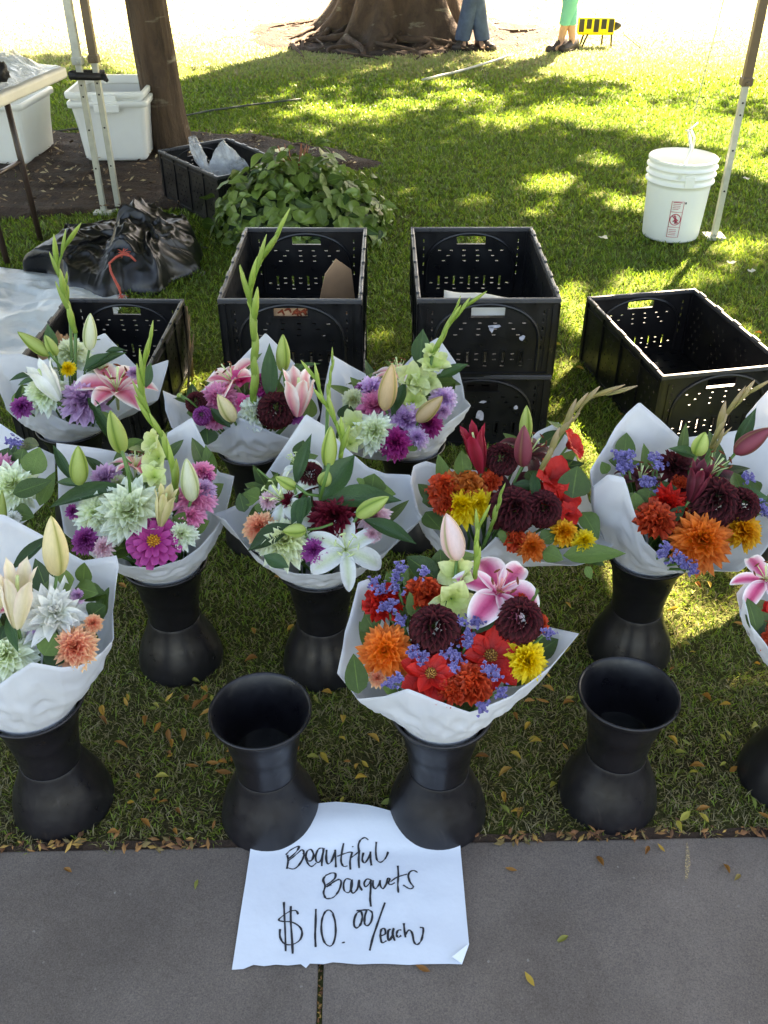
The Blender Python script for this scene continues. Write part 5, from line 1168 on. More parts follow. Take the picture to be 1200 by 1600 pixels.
bouquet('b8', 'bouquet of dark wine lilies with big orange dahlia, tall pointed paper back',
 [(926,760,-.03),(922,735,.01),(941,704,.06),(962,667,.10),(980,645,.13),(999,628,.14),(1031,655,.14),(1062,684,.15),(1127,677,.15),(1190,666,.14),(1225,690,.10),(1238,760,.03),(1225,820,-.03),(1190,868,-.07),(1154,893,-.09),(1127,892,-.10),(1079,885,-.11),(1031,868,-.115),(1007,845,-.11),(990,796,-.10),(975,746,-.08),(950,741,-.06)],
 .47, .55,
 [('lily',WINE,1003,742,80,{'open':.9,'off':.0}),('dec',MAROON,1056,728,56),('lily',WNLILY,1115,732,112,{'aim':(.25,.5,.55),'off':.02,'open':.85}),('lily',WINE,1085,815,125,{'aim':(-.1,.05,.9),'off':.0}),
  ('dec',RED,1043,788,66),('carn',REDOR,1022,822,62,{'off':.03}),('ball',MAROON,1118,800,88),('ball',MAROON,1152,797,62),('dec',ORANGE,1108,860,112,{'off':.03,'aim':(0,-.15,.9)}),('dec',YOR,1173,836,62),('floret',YELLOW,1124,757,26),('floret',RED,1098,745,30),('carn',REDOR,1062,752,26)] +
 [('statice',PURP,x,y,26,{'off':.02}) for x,y in ((968,714),(980,716),(974,726),(972,736),(984,734),(1022,720),(1028,730),(1008,757),(1020,758),(1040,858),(1036,866),(1056,872),(1068,880),(1164,750),(1184,792),(1190,802),(1080,890))],
 [('bud',BG,1089,711,1102,675,27,.05),('bud',BWN,1148,708,1206,668,32,.05),('cup',WNLILY,1079,782,1100,724,34,.05),('glad',SPIKEP,[(1112,700),(1120,675),(1134,648),(1155,626),(1188,602)],17,.03,.02),('glad',SPIKEP,[(1116,705),(1122,690),(1130,680)],9,.04,0)],
 [('lance',1146,708,1180,638,20,.03,.08),('lance',1206,782,1110,772,26,.03,.03),('broad',1000,795,985,770,30,.01,.02),('broad',1010,785,1018,762,36,.01,.02),('broad',995,800,992,770,26,.01,.02),('broad',1040,775,1038,750,34,.01,.02),('lance',1070,790,1034,825,18,.03,.02),('lance',1090,715,1048,698,18,.03,.05),('broad',948,740,942,722,18,.0,.02),('broad',1160,775,1150,735,30,.01,.02),('light',1085,800,1072,780,10,.03,.03)],
 fill=28, seed=3)
bouquet('b6', 'bouquet of open white lilies round a burgundy dahlia, in the middle row',
 [(352,812,-.06),(332,803,.0),(352,797,.02),(371,788,.05),(405,757,.09),(440,704,.13),(478,647,.14),(507,665,.14),(540,700,.13),(575,730,.12),(602,740,.10),(643,742,.07),(648,775,.04),(658,812,.0),(636,828,-.04),(605,861,-.08),(566,886,-.10),(506,898,-.115),(462,896,-.115),(421,884,-.11),(385,856,-.09)],
 .47, .5,
 [('lily',WLILY,541,856,112,{'aim':(.08,.25,.9),'off':.02,'open':.85,'roll':.5}),('lily',WLILY,436,775,112,{'aim':(-.35,.35,.6),'off':.03,'open':1.05}),('lily',WLILY,462,722,66,{'aim':(-.3,.8,.3),'off':.0}),('dec',BURG,525,815,80),('ball',MAROON,484,748,50),('dec',BURG,458,783,44),('dec',PALEP,594,812,52),('dec',PEACH,396,830,52),('dec',CREAM,436,858,82),('dec',VIOLET,490,866,40),('dec',PALEP,586,838,28),('dec',PALEP,418,783,30)],
 [('bud',BG,513,730,517,665,26,.04),('bud',BG,504,758,513,736,24,.04),('bud',BG,462,762,430,745,20,.05),('bud',BG,558,806,608,776,28,.05),('bud',BG,478,828,441,830,24,.05),('stem',[(500,780),(508,750),(514,725)],6,.04),('stem',[(500,775),(480,772),(462,758)],5,.045),('stem',[(480,828),(500,825),(520,818)],4,.045),('stem',[(462,758),(420,748),(402,733)],3,.05),('glad',SPIKE,[(532,715),(536,690),(524,658),(506,628),(497,600),(492,592)],15,.05,.06),('glad',SPIKE,[(512,640),(514,605),(520,560)],10,.05,.06)],
 [('lance',500,784,553,706,42,.03,.06),('lance',506,782,628,776,36,.03,.03),('lance',568,812,652,846,24,.03,.02),('lance',458,820,384,858,30,.04,.02),('lance',462,758,484,678,20,.03,.1),('lance',484,777,455,818,28,.04,.04),('broad',424,806,426,775,50,.0,.01),('broad',404,780,380,770,32,.01,.01),('broad',580,770,585,740,40,.0,.02),('broad',560,765,618,770,34,.0,.01),('lance',412,868,452,888,22,.04,.03),('lance',476,770,466,830,14,.04,.04),('broad',382,800,374,770,20,.0,.02),('light',560,755,568,748,14,.02,.02)],
 fill=30, seed=4)
bouquet('b5', 'bouquet with one very big mint dahlia and a magenta open dahlia',
 [(100,832,-.05),(92,775,.0),(88,692,.07),(150,700,.11),(220,712,.14),(262,676,.16),(300,652,.16),(325,705,.14),(343,738,.11),(366,744,.06),(352,800,.0),(335,828,-.04),(312,855,-.07),(285,874,-.095),(238,888,-.11),(196,884,-.11),(160,872,-.105),(130,855,-.09)],
 .47, .5,
 [('dec',MINT,193,817,130,{'off':.035}),('dec',MINT,140,808,76),('cosmos',MAGENTA,239,857,88,{'off':.03,'aim':(.15,-.25,.9)}),('dec',VIOLET,125,850,44),('dec',PALEP,156,860,34),('dec',MINT,288,842,48),('dec',PINK,314,785,64),('dec',LILAC,322,768,40),('dec',PINK,316,738,40),('dec',LILAC,164,748,54),('dec',CREAM,184,755,34),('lily',SLILY,212,722,70,{'aim':(.1,.8,.3),'off':.0,'open':.7}),
  ('floret',LIME,238,690,42,{'off':.06,'aim':(-.5,.2,.7)}),('floret',LIME,243,715,46,{'off':.05,'aim':(-.3,0,.9)}),('floret',LIME,240,742,44,{'off':.04}),('floret',LIME,240,775,44,{'off':.02}),('dec',MAGENTA,322,745,20),('dec',PINK,305,812,44),('dec',VIOLET,112,800,24)],
 [('glad',SPIKE,[(276,772),(270,730),(256,685),(235,655),(223,615),(225,570),(238,521)],18,.04,.05),('bud',BG,191,707,172,641,30,.08),('bud',BG,124,757,122,696,30,.05),('bud',BW,300,782,291,716,30,.05),('cup',BC,251,820,262,762,30,.04),('stem',[(204,780),(202,750),(191,705)],5,.05),('stem',[(190,710),(200,720),(206,724)],3,.08)],
 [('lance',200,760,68,787,26,.05,.03),('lance',132,760,84,750,13,.05,.04),('lance',114,753,82,694,15,.03,.06),('lance',185,700,140,625,16,.09,.13),('broad',215,770,222,738,26,.02,.04),('broad',275,825,290,800,24,.01,.03),('broad',180,775,188,760,44,-.01,.0),('broad',270,800,285,785,26,.0,.0),('broad',300,828,325,812,26,.0,.01)],
 fill=24, seed=5)
bouquet('b9', 'front left bouquet with a shaggy white dahlia, cream lily buds and one peach dahlia',
 [(-70,1060,-.05),(-85,980,.02),(-75,880,.09),(-30,800,.14),(8,805,.15),(62,834,.14),(130,876,.12),(182,868,.10),(186,885,.09),(176,955,.04),(178,998,.0),(160,1019,-.04),(125,1040,-.08),(95,1043,-.10),(50,1035,-.11),(25,1052,-.11),(0,1068,-.11),(-40,1072,-.08)],
 .48, .55,
 [('shaggy',WHITE,88,958,118,{'off':.02}),('dec',PEACH,128,1018,68),('dec',MINT,8,1038,92),('lily',SLILY,-30,960,70),('dec',LILAC,122,930,24),('dec',LILW,60,975,40),('dec',PEACH,150,975,30),('dec',PINK,-20,1010,60)],
 [('cup',CRLILY,27,978,27,885,50,.05),('bud',BC,90,897,80,806,41,.05),('cup',CRLILY,-8,960,0,900,30,.04)],
 [('lance',18,890,86,836,20,.06,.08),('broad',90,915,118,905,40,.01,.03),('broad',130,912,133,878,26,.01,.04),('broad',118,918,150,925,34,.01,.02),('broad',140,965,162,945,36,-.01,.0),('broad',68,1024,90,990,38,.02,.02),('broad',100,1035,72,1005,40,.01,.01),('lance',0,1000,8,975,24,.04,.04),('lance',12,960,28,1020,16,.05,.04),('broad',95,1030,108,1005,30,.0,.0)],
 fill=22, seed=6)
bouquet('b4', 'bouquet at the left edge with a mint dahlia half covered by a broad leaf',
 [(-85,790,-.03),(-90,740,.05),(-60,690,.12),(-10,655,.14),(45,692,.10),(86,711,.05),(86,755,.0),(68,788,-.05),(40,815,-.09),(0,835,-.11),(-50,825,-.10)],
 .45, .5,
 [('dec',MINT,30,768,82),('dec',PINK,2,735,52),('dec',LILAC,-10,755,40),('dec',WHITE,22,812,24),('statice',PURP,16,694,26),('statice',PURP,26,698,24),('dec',PINK,-40,740,50)],
 [('bud',BG,3,830,3,766,16,.05)],
 [('broad',20,771,82,752,30,.06,.06),('broad',50,742,60,698,40,.02,.05),('broad',30,735,34,700,38,.0,.03),('broad',5,730,10,700,36,.0,.03),('broad',62,790,84,735,24,.01,.03),('broad',20,800,50,805,30,.0,.01)],
 fill=16, seed=7)
bouquet('b1', 'bouquet in front of the left crate, with pink lily and lilac dahlia',
 [(10,640,-.03),(-5,600,.02),(-15,555,.08),(30,552,.12),(67,563,.13),(110,545,.15),(164,520,.15),(209,568,.13),(220,577,.11),(263,562,.08),(262,572,.06),(247,625,.0),(216,632,-.04),(184,651,-.08),(157,669,-.11),(112,662,-.115),(79,647,-.11),(45,631,-.09),(28,655,-.06)],
 .46, .5,
 [('dec',MINT,112,552,58),('dec',MINT,157,578,38),('dec',YELLOW,106,575,24,{'off':.04}),('lily',SLILY,181,597,108,{'aim':(.1,.55,.55),'off':.03,'open':.75,'w':1.35}),('dec',LILAC,137,634,72,{'off':.015}),('dec',MINT,64,622,66),('dec',VIOLET,29,640,34),('dec',WHITE,70,590,44),('dec',LILAC,215,585,24),('dec',CREAM,80,600,30)],
 [('glad',SPIKE,[(118,520),(108,487),(98,450),(90,418),(96,398),(107,377)],15,.12,.05),('glad',SPIKE,[(110,500),(106,470),(103,436)],9,.13,.03),('bud',BG,77,555,27,518,22,.06),('bud',BG,88,555,70,523,18,.06),('bud',BW,140,546,141,489,23,.06),('cup',WHITE,92,624,54,568,38,.03),('stem',[(96,575),(84,560),(76,550)],4,.05),('stem',[(96,575),(98,600),(92,625)],5,.04)],
 [('lance',130,580,172,548,16,.05,.07),('lance',165,550,196,545,10,.07,.07),('lance',135,582,195,546,18,.04,.06),('lance',56,586,12,592,10,.05,.05),('lance',60,592,26,600,9,.05,.05),('broad',104,640,112,605,34,.01,.02),('lance',86,556,74,506,20,.03,.09),('lance',228,606,238,566,18,.01,.06),('broad',60,600,68,570,22,.03,.05),('broad',150,660,180,650,26,.01,.02),('lance',160,650,136,620,14,.05,.05),('broad',195,620,220,605,30,-.01,0)],
 fill=22, seed=8)
bouquet('b2', 'bouquet with two pink lilies and the tallest curved gladiolus',
 [(268,668,-.03),(258,640,.01),(254,610,.05),(272,618,.07),(300,622,.09),(340,590,.12),(371,566,.13),(415,520,.14),(445,550,.14),(470,577,.13),(490,597,.10),(500,645,.04),(490,668,-.03),(452,685,-.09),(419,673,-.11),(395,661,-.115),(374,652,-.115),(356,668,-.10),(340,683,-.09),(300,690,-.06)],
 .45, .5,
 [('lily',SLILY,358,588,88,{'aim':(-.35,.55,.45),'off':.02,'open':.7,'w':1.3}),('dec',PINK,343,628,62),('dec',PINK,330,660,34),('floret',HOT,383,630,34,{'off':.02}),('floret',HOT,378,590,36,{'off':.02}),('ball',MAGENTA,410,608,46),('ball',VIOLET,313,657,34),('ball',MAROON,302,636,38),('ball',MAROON,440,656,66),('dec',VIOLET,465,652,30),('carn',MINT,401,652,54,{'off':.02}),('dec',PALEP,330,610,22),('lily',SLILY,462,590,50,{'aim':(0,.9,.2),'off':.02,'open':.5})],
 [('glad',SPIKE,[(396,634),(397,595),(397,555),(398,504),(390,470),(395,435),(412,400),(442,351)],20,.03,.05),('glad',SPIKE,[(400,500),(388,470),(378,420)],7,.06,.03),('cup',SLILY,465,648,467,580,46,.03),('bud',BG,442,580,442,522,24,.05),('bud',BC,366,658,340,616,26,.04),('bud',BG,282,620,279,614,11,.04),('stem',[(312,640),(295,625),(283,618)],3,.03),('stem',[(452,620),(445,600),(442,575)],4,.03)],
 [('lance',423,630,422,537,24,.03,.11),('broad',325,695,322,665,32,.0,.01),('lance',360,668,330,640,18,.04,.03),('broad',455,640,440,610,18,.01,.04),('broad',480,655,485,620,26,-.01,.01),('lance',455,580,500,565,8,.05,.06),('broad',410,640,425,625,24,.0,.02),('broad',420,650,405,630,24,.0,.01)],
 fill=26, seed=9)
bouquet('b3', 'bouquet with lime gladiolus florets and peach buds, in front of right stacked crates',
 [(512,690,-.05),(500,660,-.01),(508,600,.06),(518,554,.11),(545,570,.13),(573,585,.13),(620,583,.15),(655,545,.15),(685,527,.16),(712,566,.13),(724,603,.09),(727,622,.07),(736,634,.02),(698,661,-.05),(657,692,-.09),(632,708,-.105),(607,720,-.115),(570,716,-.11),(540,704,-.09)],
 .46, .5,
 [('lily',SLILY,622,577,76,{'aim':(-.1,.75,.3),'off':.02,'open':.8}),('floret',LIME,645,592,56,{'off':.05}),('floret',LIME,678,568,52,{'off':.06}),('floret',LIME,668,602,50,{'off':.04}),('floret',LIME,645,630,50,{'off':.03}),('floret',LIME,674,548,28,{'off':.08}),('dec',PINK,576,644,66),('dec',LILW,580,610,56),('dec',CREAM,552,625,40),('dec',MINT,577,684,68,{'off':.02}),('dec',LILW,632,666,64),('dec',MAGENTA,615,700,54),('dec',MAGENTA,672,668,44),('dec',LILW,700,628,44),('dec',VIOLET,563,608,20),('floret',LIME,544,668,46,{'off':.03}),('floret',LIME,540,696,44,{'off':.02}),('dec',LILAC,604,655,36),('dec',LILAC,695,645,26),('dec',LILW,652,690,38)],
 [('glad',SPIKE,[(676,556),(686,535),(700,510),(718,488),(736,472)],14,.07,.03),('glad',SPIKE,[(684,545),(700,510),(714,478)],9,.07,.02),('bud',BPE,601,640,613,568,31,.05),('bud',BPE,652,658,692,619,27,.05)],
 [('lance',655,575,661,514,28,.03,.09),('lance',684,590,732,571,18,.03,.05),('lance',612,650,634,595,20,.05,.06),('lance',618,648,604,605,14,.05,.06),('broad',538,658,545,630,26,.01,.02),('broad',640,655,650,635,30,.0,.01),('broad',560,630,570,650,26,-.01,0),('light',640,705,650,690,16,.01,.01)],
 fill=26, seed=10)
bouquet('b11', 'bouquet with a pale pink lily cut off by the right edge, nearest the pavement',
 [(1158,960,-.03),(1150,927,.02),(1170,905,.08),(1230,880,.13),(1320,880,.13),(1400,950,.03),(1380,1010,-.05),(1300,1075,-.11),(1240,1060,-.11),(1205,1020,-.10),(1172,975,-.08),(1164,935,-.04)],
 .46, .55,
 [('lily',PLILY,1196,900,95,{'aim':(-.3,.4,.6),'off':.05}),('single',RED,1212,965,60),('carn',REDOR,1215,1000,50),('dec',ORANGE,1270,960,80),('dec',YELLOW,1310,1000,60),('ball',MAROON,1260,1010,70),('dec',PINK,1300,930,70)],
 [], [('broad',1182,985,1172,935,28,.01,.04),('lance',1188,1000,1180,960,22,.0,.02),('broad',1200,985,1190,955,30,.0,.02)], fill=12, seed=11)
bouquet('b12', 'bouquet with orange dahlia cut off by the right edge, in the row behind',
 [(1165,735,-.03),(1158,690,.02),(1165,650,.08),(1200,610,.13),(1290,620,.13),(1330,700,.03),(1300,765,-.08),(1240,785,-.11),(1200,775,-.10),(1180,755,-.07)],
 .46, .5,
 [('dec',ORANGE,1205,715,56),('dec',YELLOW,1215,745,44),('dec',PINK,1250,700,70),('ball',MAROON,1260,740,60)], [('bud',BG,1210,690,1215,640,24,.05)], [('broad',1195,740,1188,715,24,.01,.03)], fill=8, seed=12)

# ============================================================= PEOPLE (seen from the shins down)
def skinmesh(name, chains, mat, parent, sub=2):
    """chains: list of [(Vector, radius)...]; first point of later chains is merged into the body where it coincides"""
    vs = []; rs = []; es = []; idx = {}
    for ch in chains:
        prev = None
        for p, r in ch:
            k = tuple(round(c, 4) for c in p)
            if k not in idx: idx[k] = len(vs); vs.append(p); rs.append(r)
            i = idx[k]
            if prev is not None and prev != i: es.append((prev, i))
            prev = i
    me = bpy.data.meshes.new(name); me.from_pydata(vs, es, []); me.materials.append(mat)
    o = link(name, me, parent, WM[parent.name]); m = o.modifiers.new('skin', 'SKIN'); m.use_smooth_shade = True
    if not me.skin_vertices: me.attributes
    bpy.context.view_layer.update()
    sv = me.skin_vertices[0].data if me.skin_vertices else None
    if sv:
        for i, r in enumerate(rs): sv[i].radius = (r[0], r[1]) if isinstance(r, tuple) else (r, r)
        sv[0].use_root = True
    s = o.modifiers.new('sub', 'SUBSURF'); s.levels = sub; s.render_levels = sub; return o
SKIN = simple('skin', hx('c09478'), .5, .06, 8); DENIM = simple('denim', hx('44546e'), .8, .22, 16, .4, 90); TEAL = simple('teal_cotton', hx('68b8a6'), .8, .08, 8, .2, 60)
SHIRT = simple('shirt_cotton', hx('8a8c8e'), .8, .1, 8); SHIRT2 = simple('white_top', hx('d8d8d4'), .8, .05, 8); SHOE = simple('shoe_dark', hx('3a3230'), .6, .3, 30); HAIR = simple('hair_brown', hx('3a281c'), .6, .3, 30)
SOLE = simple('shoe_sole', hx('2a2624'), .7)
def person(label, loc, rz, feet, legmat, shirt, cuff, leg_r, hh=1.72, female=False):
    t = thing('person', label, 'person', T(loc.x, loc.y, 0, rz)); k = hh/1.72; V = lambda x, y, z: Vector((x*k, y*k, z*k))
    pel = V(0, 0, .95); neck = V(0, 0, 1.46); sh = .17 if female else .2
    f = [Vector((*feet[0], 0)), Vector((*feet[1], 0))]; ch = [[(pel, .12*k), (V(0, 0, 1.1), .115*k), (V(0, 0, 1.3), .13*k), (neck, .055*k), (V(0, .01, 1.56), .05*k), (V(0, .02, 1.63), (.078*k, .095*k)), (V(0, .02, 1.71), .06*k)]]
    legs = []
    for s, ff in ((-1, f[0]), (1, f[1])):
        hip = V(s*.09, 0, .88); an = Vector((ff.x, ff.y, .09)); kn = hip.lerp(an, .52)+V(0, .02, 0)
        ch.append([(pel, .12*k), (hip, .085*k), (kn, .055*k), (kn.lerp(an, .45), .05*k), (an, .034*k), (an+Vector((0, .05, -.05)), .03*k), (an+Vector((0, .14, -.065)), .025*k)]); legs.append((hip, kn, an))
        shd = V(s*sh, 0, 1.40); el = V(s*(sh+.06), -.02, 1.12); wr_ = V(s*(sh-.02), .20, .98); hd = wr_+V(0, .07, -.02)
        ch.append([(V(0, 0, 1.3), .13*k), (shd, .05*k), (el, .036*k), (wr_, .024*k), (hd, (.034*k, .016*k))])
        for j in range(5):
            u = (j-2)*.016; ln = (.055, .07, .075, .07, .05)[j]; st = hd+V(u, .03, 0) if j else hd+V(-s*.03, 0, 0)
            ch.append([(hd, (.034*k, .016*k)), (st, .009), (st+V(u*.2, ln*.5, -.01), .008), (st+V(u*.3, ln*.8, -.03), .0065)])
    skinmesh('body', ch, SKIN, t)
    cz = cuff
    pch = [[(pel+V(0, 0, .07), .135*k), (pel, .145*k), (V(0, 0, .90), .13*k)]]
    for hip, kn, an in legs:
        e = kn.lerp(an, (kn.z-cz)/(kn.z-an.z)); pch.append([(V(0, 0, .90), .13*k), (hip+V(0, 0, -.08), (leg_r[0]*1.02, leg_r[0]*1.1)), (kn, leg_r[1]), (kn.lerp(e, .5)+Vector((0, -.012, 0)), leg_r[2]), (kn.lerp(e, .9), leg_r[3]), (e, leg_r[3]*1.0), (e+Vector((0, .0, -.012)), leg_r[3]*.9)])
    skinmesh('trousers', pch, legmat, t)
    skinmesh('shirt', [[(V(0, 0, .99), .145*k), (V(0, 0, 1.15), .135*k), (V(0, 0, 1.3), .15*k), (V(0, 0, 1.42), .09*k)]] + [[(V(0, 0, 1.3), .15*k), (V(s*sh, 0, 1.40), .065*k), (V(s*(sh+.04), -.01, 1.22), .055*k)] for s in (-1, 1)], shirt, t)
    b = MB(); n = 20; vs = []
    for i in range(n//2+1):
        for j in range(n):
            th = math.pi*.62*i/(n//2); ph = 2*math.pi*j/n; vs.append(V(.093*math.sin(th)*math.cos(ph), .0+.108*math.sin(th)*math.sin(ph)-(.012 if math.sin(ph) < 0 else .02), 1.66+.10*math.cos(th)))
    b.add(vs, [(i*n+j, (i+1)*n+j, (i+1)*n+(j+1) % n, i*n+(j+1) % n) for i in range(n//2) for j in range(n)]); part('hair', b, HAIR, t)
    b = MB(); b.tube([V(0, .105, 1.655), V(0, .125, 1.635), V(0, .11, 1.625)], [.008, .012, .008], 6); part('nose', b, SKIN, t)
    for s in (-1, 1):
        b = MB(); b.lathe([(.0, .010), (.007, .007), (.010, 0)], 10); part('eye', b, SHOE, t, T(s*.032, .098*k, 1.66*k) @ Matrix.Rotation(R(-90), 4, 'X'))
        b = MB(); b.tube([V(s*.09, .0, 1.62), V(s*.1, .01, 1.65), V(s*.09, .015, 1.67)], [.01, .014, .01], 6); part('ear', b, SKIN, t)
    b = MB(); b.tube([V(-.025, .098, 1.592), V(0, .104, 1.59), V(.025, .098, 1.592)], [.003, .006, .003], 6); part('mouth', b, PINKM, t)
    for (hip, kn, an), toe in zip(legs, (feet[0], feet[1])):
        d = Vector(toe[2:4]+(0,)).normalized() if len(toe) > 2 else Vector((0, 1, 0)); sd_ = Vector((-d.y, d.x, 0)); b = MB(); n = 14; prof = [(-.085, .028, .075), (-.05, .040, .095), (0, .041, .085), (.05, .043, .065), (.10, .047, .05), (.145, .044, .042), (.18, .030, .034)]
        vs = []
        for x, w_, h_ in prof:
            for j in range(n): a = 2*math.pi*j/n; c_ = max(math.sin(a), -.15); vs.append(Vector((an.x, an.y, .012)) + d*x + sd_*w_*math.cos(a) + Vector((0, 0, .012+h_*max(0, c_))))
        b.add(vs, [(i*n+j, i*n+(j+1) % n, (i+1)*n+(j+1) % n, (i+1)*n+j) for i in range(len(prof)-1) for j in range(n)]+[tuple(range(n))[::-1], tuple((len(prof)-1)*n+j for j in range(n))]); sh_ = part('shoe', b, SHOE, t)
        b = MB(); ring = [(an.x+d.x*x+sd_.x*w_*1.08*s, an.y+d.y*x+sd_.y*w_*1.08*s) for s, P in ((1, prof), (-1, prof[::-1])) for x, w_, h_ in P]; K = len(ring)
        b.add([(x, y, 0) for x, y in ring]+[(x, y, .024) for x, y in ring], [tuple(range(K))[::-1], tuple(range(K, 2*K))]+[(i, (i+1) % K, K+(i+1) % K, K+i) for i in range(K)]); o = link('sole', b.mesh('sole', SOLE, False), sh_, WM[sh_.name])
    return t
PINKM = simple('lip', hx('9a5048'), .5)
j1 = G(736, 76); person('person in blue jeans and dark shoes standing beside the broad old tree', j1, R(180), [(.085, .02, .5, 1), (-.10, .0, -.6, 1)], DENIM, SHIRT, .08, (.088, .088, .082, .078), 1.76)
j2 = G(884, 79); person('person in cropped teal trousers, bare ankles and dark flat shoes on the bright lawn', j2, R(150), [(.045, .03, .3, 1), (-.045, -.02, .2, 1)], TEAL, SHIRT2, .22, (.085, .075, .070, .058), 1.65, True)

# striped thing on legs
YEL = simple('bright_yellow_plastic', hx('e8c818'), .4, .05, 10); DK = simple('dark_rubber', hx('2a261c'), .6, .1, 20)
s0 = G(930, 73); t = thing('striped_toy', 'yellow and black striped box body on thin dark legs, standing beyond the person in teal', 'toy', T(s0.x, s0.y, 0, R(-4), .86))
b = MB(); b.box((-.215, -.06, .12), (.175, .06, .29)); bevel(part('toy_body', b, YEL, t, smooth=False), .02, 3)
for k in range(5):
    x = -.205+.078*k; b = MB(); b.box((x, -.064-.0, .150+(.03 if k % 2 else 0)), (x+.056, .064, .276)); bevel(part('black_panel', b, DK, t, smooth=False), .006)
b = MB(); b.lathe([(.055, 0), (.052, .02), (.035, .05), (.012, .075), (0, .078)], 16); part('dark_end', b, DK, t, T(.175, 0, .21) @ Matrix.Rotation(R(90), 4, 'Y'))
for x, y, lx in ((-.10, -.05, -.05), (.07, .045, .0), (.15, -.05, .012), (-.13, .045, -.03)):
    b = MB(); b.tube([(x, y, .13), (x+lx*.5, y, .07), (x+lx, y, 0)], .011, 8); part('leg', b, DK, t)
b = MB(); e = G(1014, 76, .004)-s0; b.tube([(.25, 0, .21), (e.x*.6, e.y*.5, .13), (e.x, e.y, .006)], .005, 6); part('lead', b, DK, t)
HOSE = simple('pale_strip', hx('a8aaa0'), .5, .1, 20); HOSED = simple('dark_hose', hx('39413a'), .5, .2, 20)
def tubeon(name, pts, r, mat, label, cat, z=.03):
    b = MB(); P = [G(*q)+Vector((0, 0, z)) for q in pts]; f = []
    for i in range(len(P)-1): f += [P[i].lerp(P[i+1], k/6) for k in range(6)]
    b.tube(f+[P[-1]], r, 8); tag(link(name, b.mesh(name, mat)), label, cat)
tubeon('hose', [(660, 131), (715, 118), (765, 103), (800, 91)], .010, HOSE, 'pale hose lying across the shaded lawn toward the people', 'hose')
tubeon('hose', [(-40, 214), (66, 214), (110, 208), (240, 196), (330, 178), (400, 168), (470, 160)], .007, HOSED, 'dark thin hose lying in the grass behind the white totes', 'hose', .022)

# paper scraps on the lawn
SCR = simple('pale_scrap', hx('d8d4c0'), .7)
for px, py, s, lab in ((944, 373, .035, 'small torn white scrap on the grass between the middle crate and the pail'), (1140, 412, .03, 'pale scrap in the grass below the pale pole'), (1172, 425, .025, 'pale scrap near the right edge below the pole'), (1166, 280, .025, 'pale dry leaf on the grass right of the pole')):
    c = G(px, py, .03); b = MB(); rr = random.Random(px); ring = [(s*(.4+.6*rr.random())*math.cos(a), s*(.4+.6*rr.random())*.8*math.sin(a), .012*rr.random()) for a in [6.283*k/9 for k in range(9)]]
    b.add([(0, 0, .008)]+ring, [(0, k+1, (k+1) % 9+1) for k in range(9)]); o = tag(link('litter_scrap', b.mesh('litter_scrap', SCR), None, T(c)), lab, 'scrap')

# ============================================================= FALLEN LEAVES
def fl_mat():
    m, n, p = newmat('fallen_leaf'); oi = nd(n, 'ShaderNodeObjectInfo')
    c = ramp(n, oi.outputs['Random'], [(0, hx('8a5a24')), (.3, hx('b07c34')), (.55, hx('c2a03c')), (.75, hx('a8a444')), (.9, hx('7c8c3c')), (1, hx('94602c'))])
    c = mixc(n, .5, c, ramp(n, nz(n, 60, 4), [(.35, (.6, .5, .4)), (.65, (1, 1, 1))]), 'MULTIPLY'); n.links.new(c, p.inputs['Base Color']); p.inputs['Roughness'].default_value = .6; translucent(m, .2); return m
FLM = fl_mat(); FLS = [leafmesh('fallen_leaf', FLM, W=.95, fold=f, droop=d, nu=5, tipp=2) for f, d in ((.5, .3), (.9, .1), (.2, -.3), (1.2, .25))]
def fleaf(p, L, a, tilt=.15, lab=None, grp=None):
    me = random.choice(FLS); x = Vector((math.cos(a), math.sin(a), 0)); z = Vector((random.gauss(0, tilt), random.gauss(0, tilt), 1)).normalized(); y = z.cross(x).normalized(); x = y.cross(z)
    o = link('fallen_leaf', me, None, frame(x*L*.40, y*L, z*L*.6, p)); tag(o, lab or 'narrow yellow-brown fallen leaf lying in the grass', 'leaf', grp or 'fallen leaves in the grass')
random.seed(44)
for px, py, a, lab in ((112, 1363, 1.0, 'yellow fallen leaf alone on the pavement left of the sign'), (309, 1374, 3.0, 'dull green fallen leaf on the pavement close to the sign'), (672, 1518, 1.2, 'green-yellow fallen leaf on the pavement under the sign'), (808, 1360, 1.4, 'yellow fallen leaf on the pavement right of the sign'),
        (1014, 1322, 2.6, 'small olive fallen leaf at the pavement edge, right of the middle'), (1039, 1331, .6, 'orange-brown fallen leaf on the pavement beside the pale scuff'), (943, 1353, .3, 'dark curled fallen leaf on the pavement'), (1140, 1365, .2, 'left leaf of the pair on the pavement at the right'), (1157, 1366, 2.3, 'right leaf of the pair on the pavement at the right'),
        (888, 1462, 2.0, 'brown crumpled leaf fragment on the middle of the pavement'), (835, 1541, .5, 'pale leaf fragment low on the pavement')):
    p = G(px, py, .01); fleaf(p, random.uniform(.018, .028), a, .1, lab, 'fallen leaves on the pavement')
cnt = 0
while cnt < 250:
    if cnt < 45: px, py = random.uniform(150, 560), random.uniform(1080, 1330)
    elif cnt < 90: px, py = random.uniform(720, 1200), random.uniform(940, 1320)
    else: px, py = random.uniform(0, 1200), random.uniform(480, 1310)
    p = G(px, py, .020)
    if p.y < edge_y(p.x)+.02 or any(math.hypot(p.x-c.x, p.y-c.y) < .1 for c in BUCK.values()): continue
    if inpoly(np.array([p.x]), np.array([p.y]), signpoly)[0] or any(inpoly(np.array([p.x]), np.array([p.y]), P)[0] for P in CRATEFOOT+[tarpc]): continue
    fleaf(p, random.uniform(.016, .034), random.uniform(0, 6.28), .3); cnt += 1
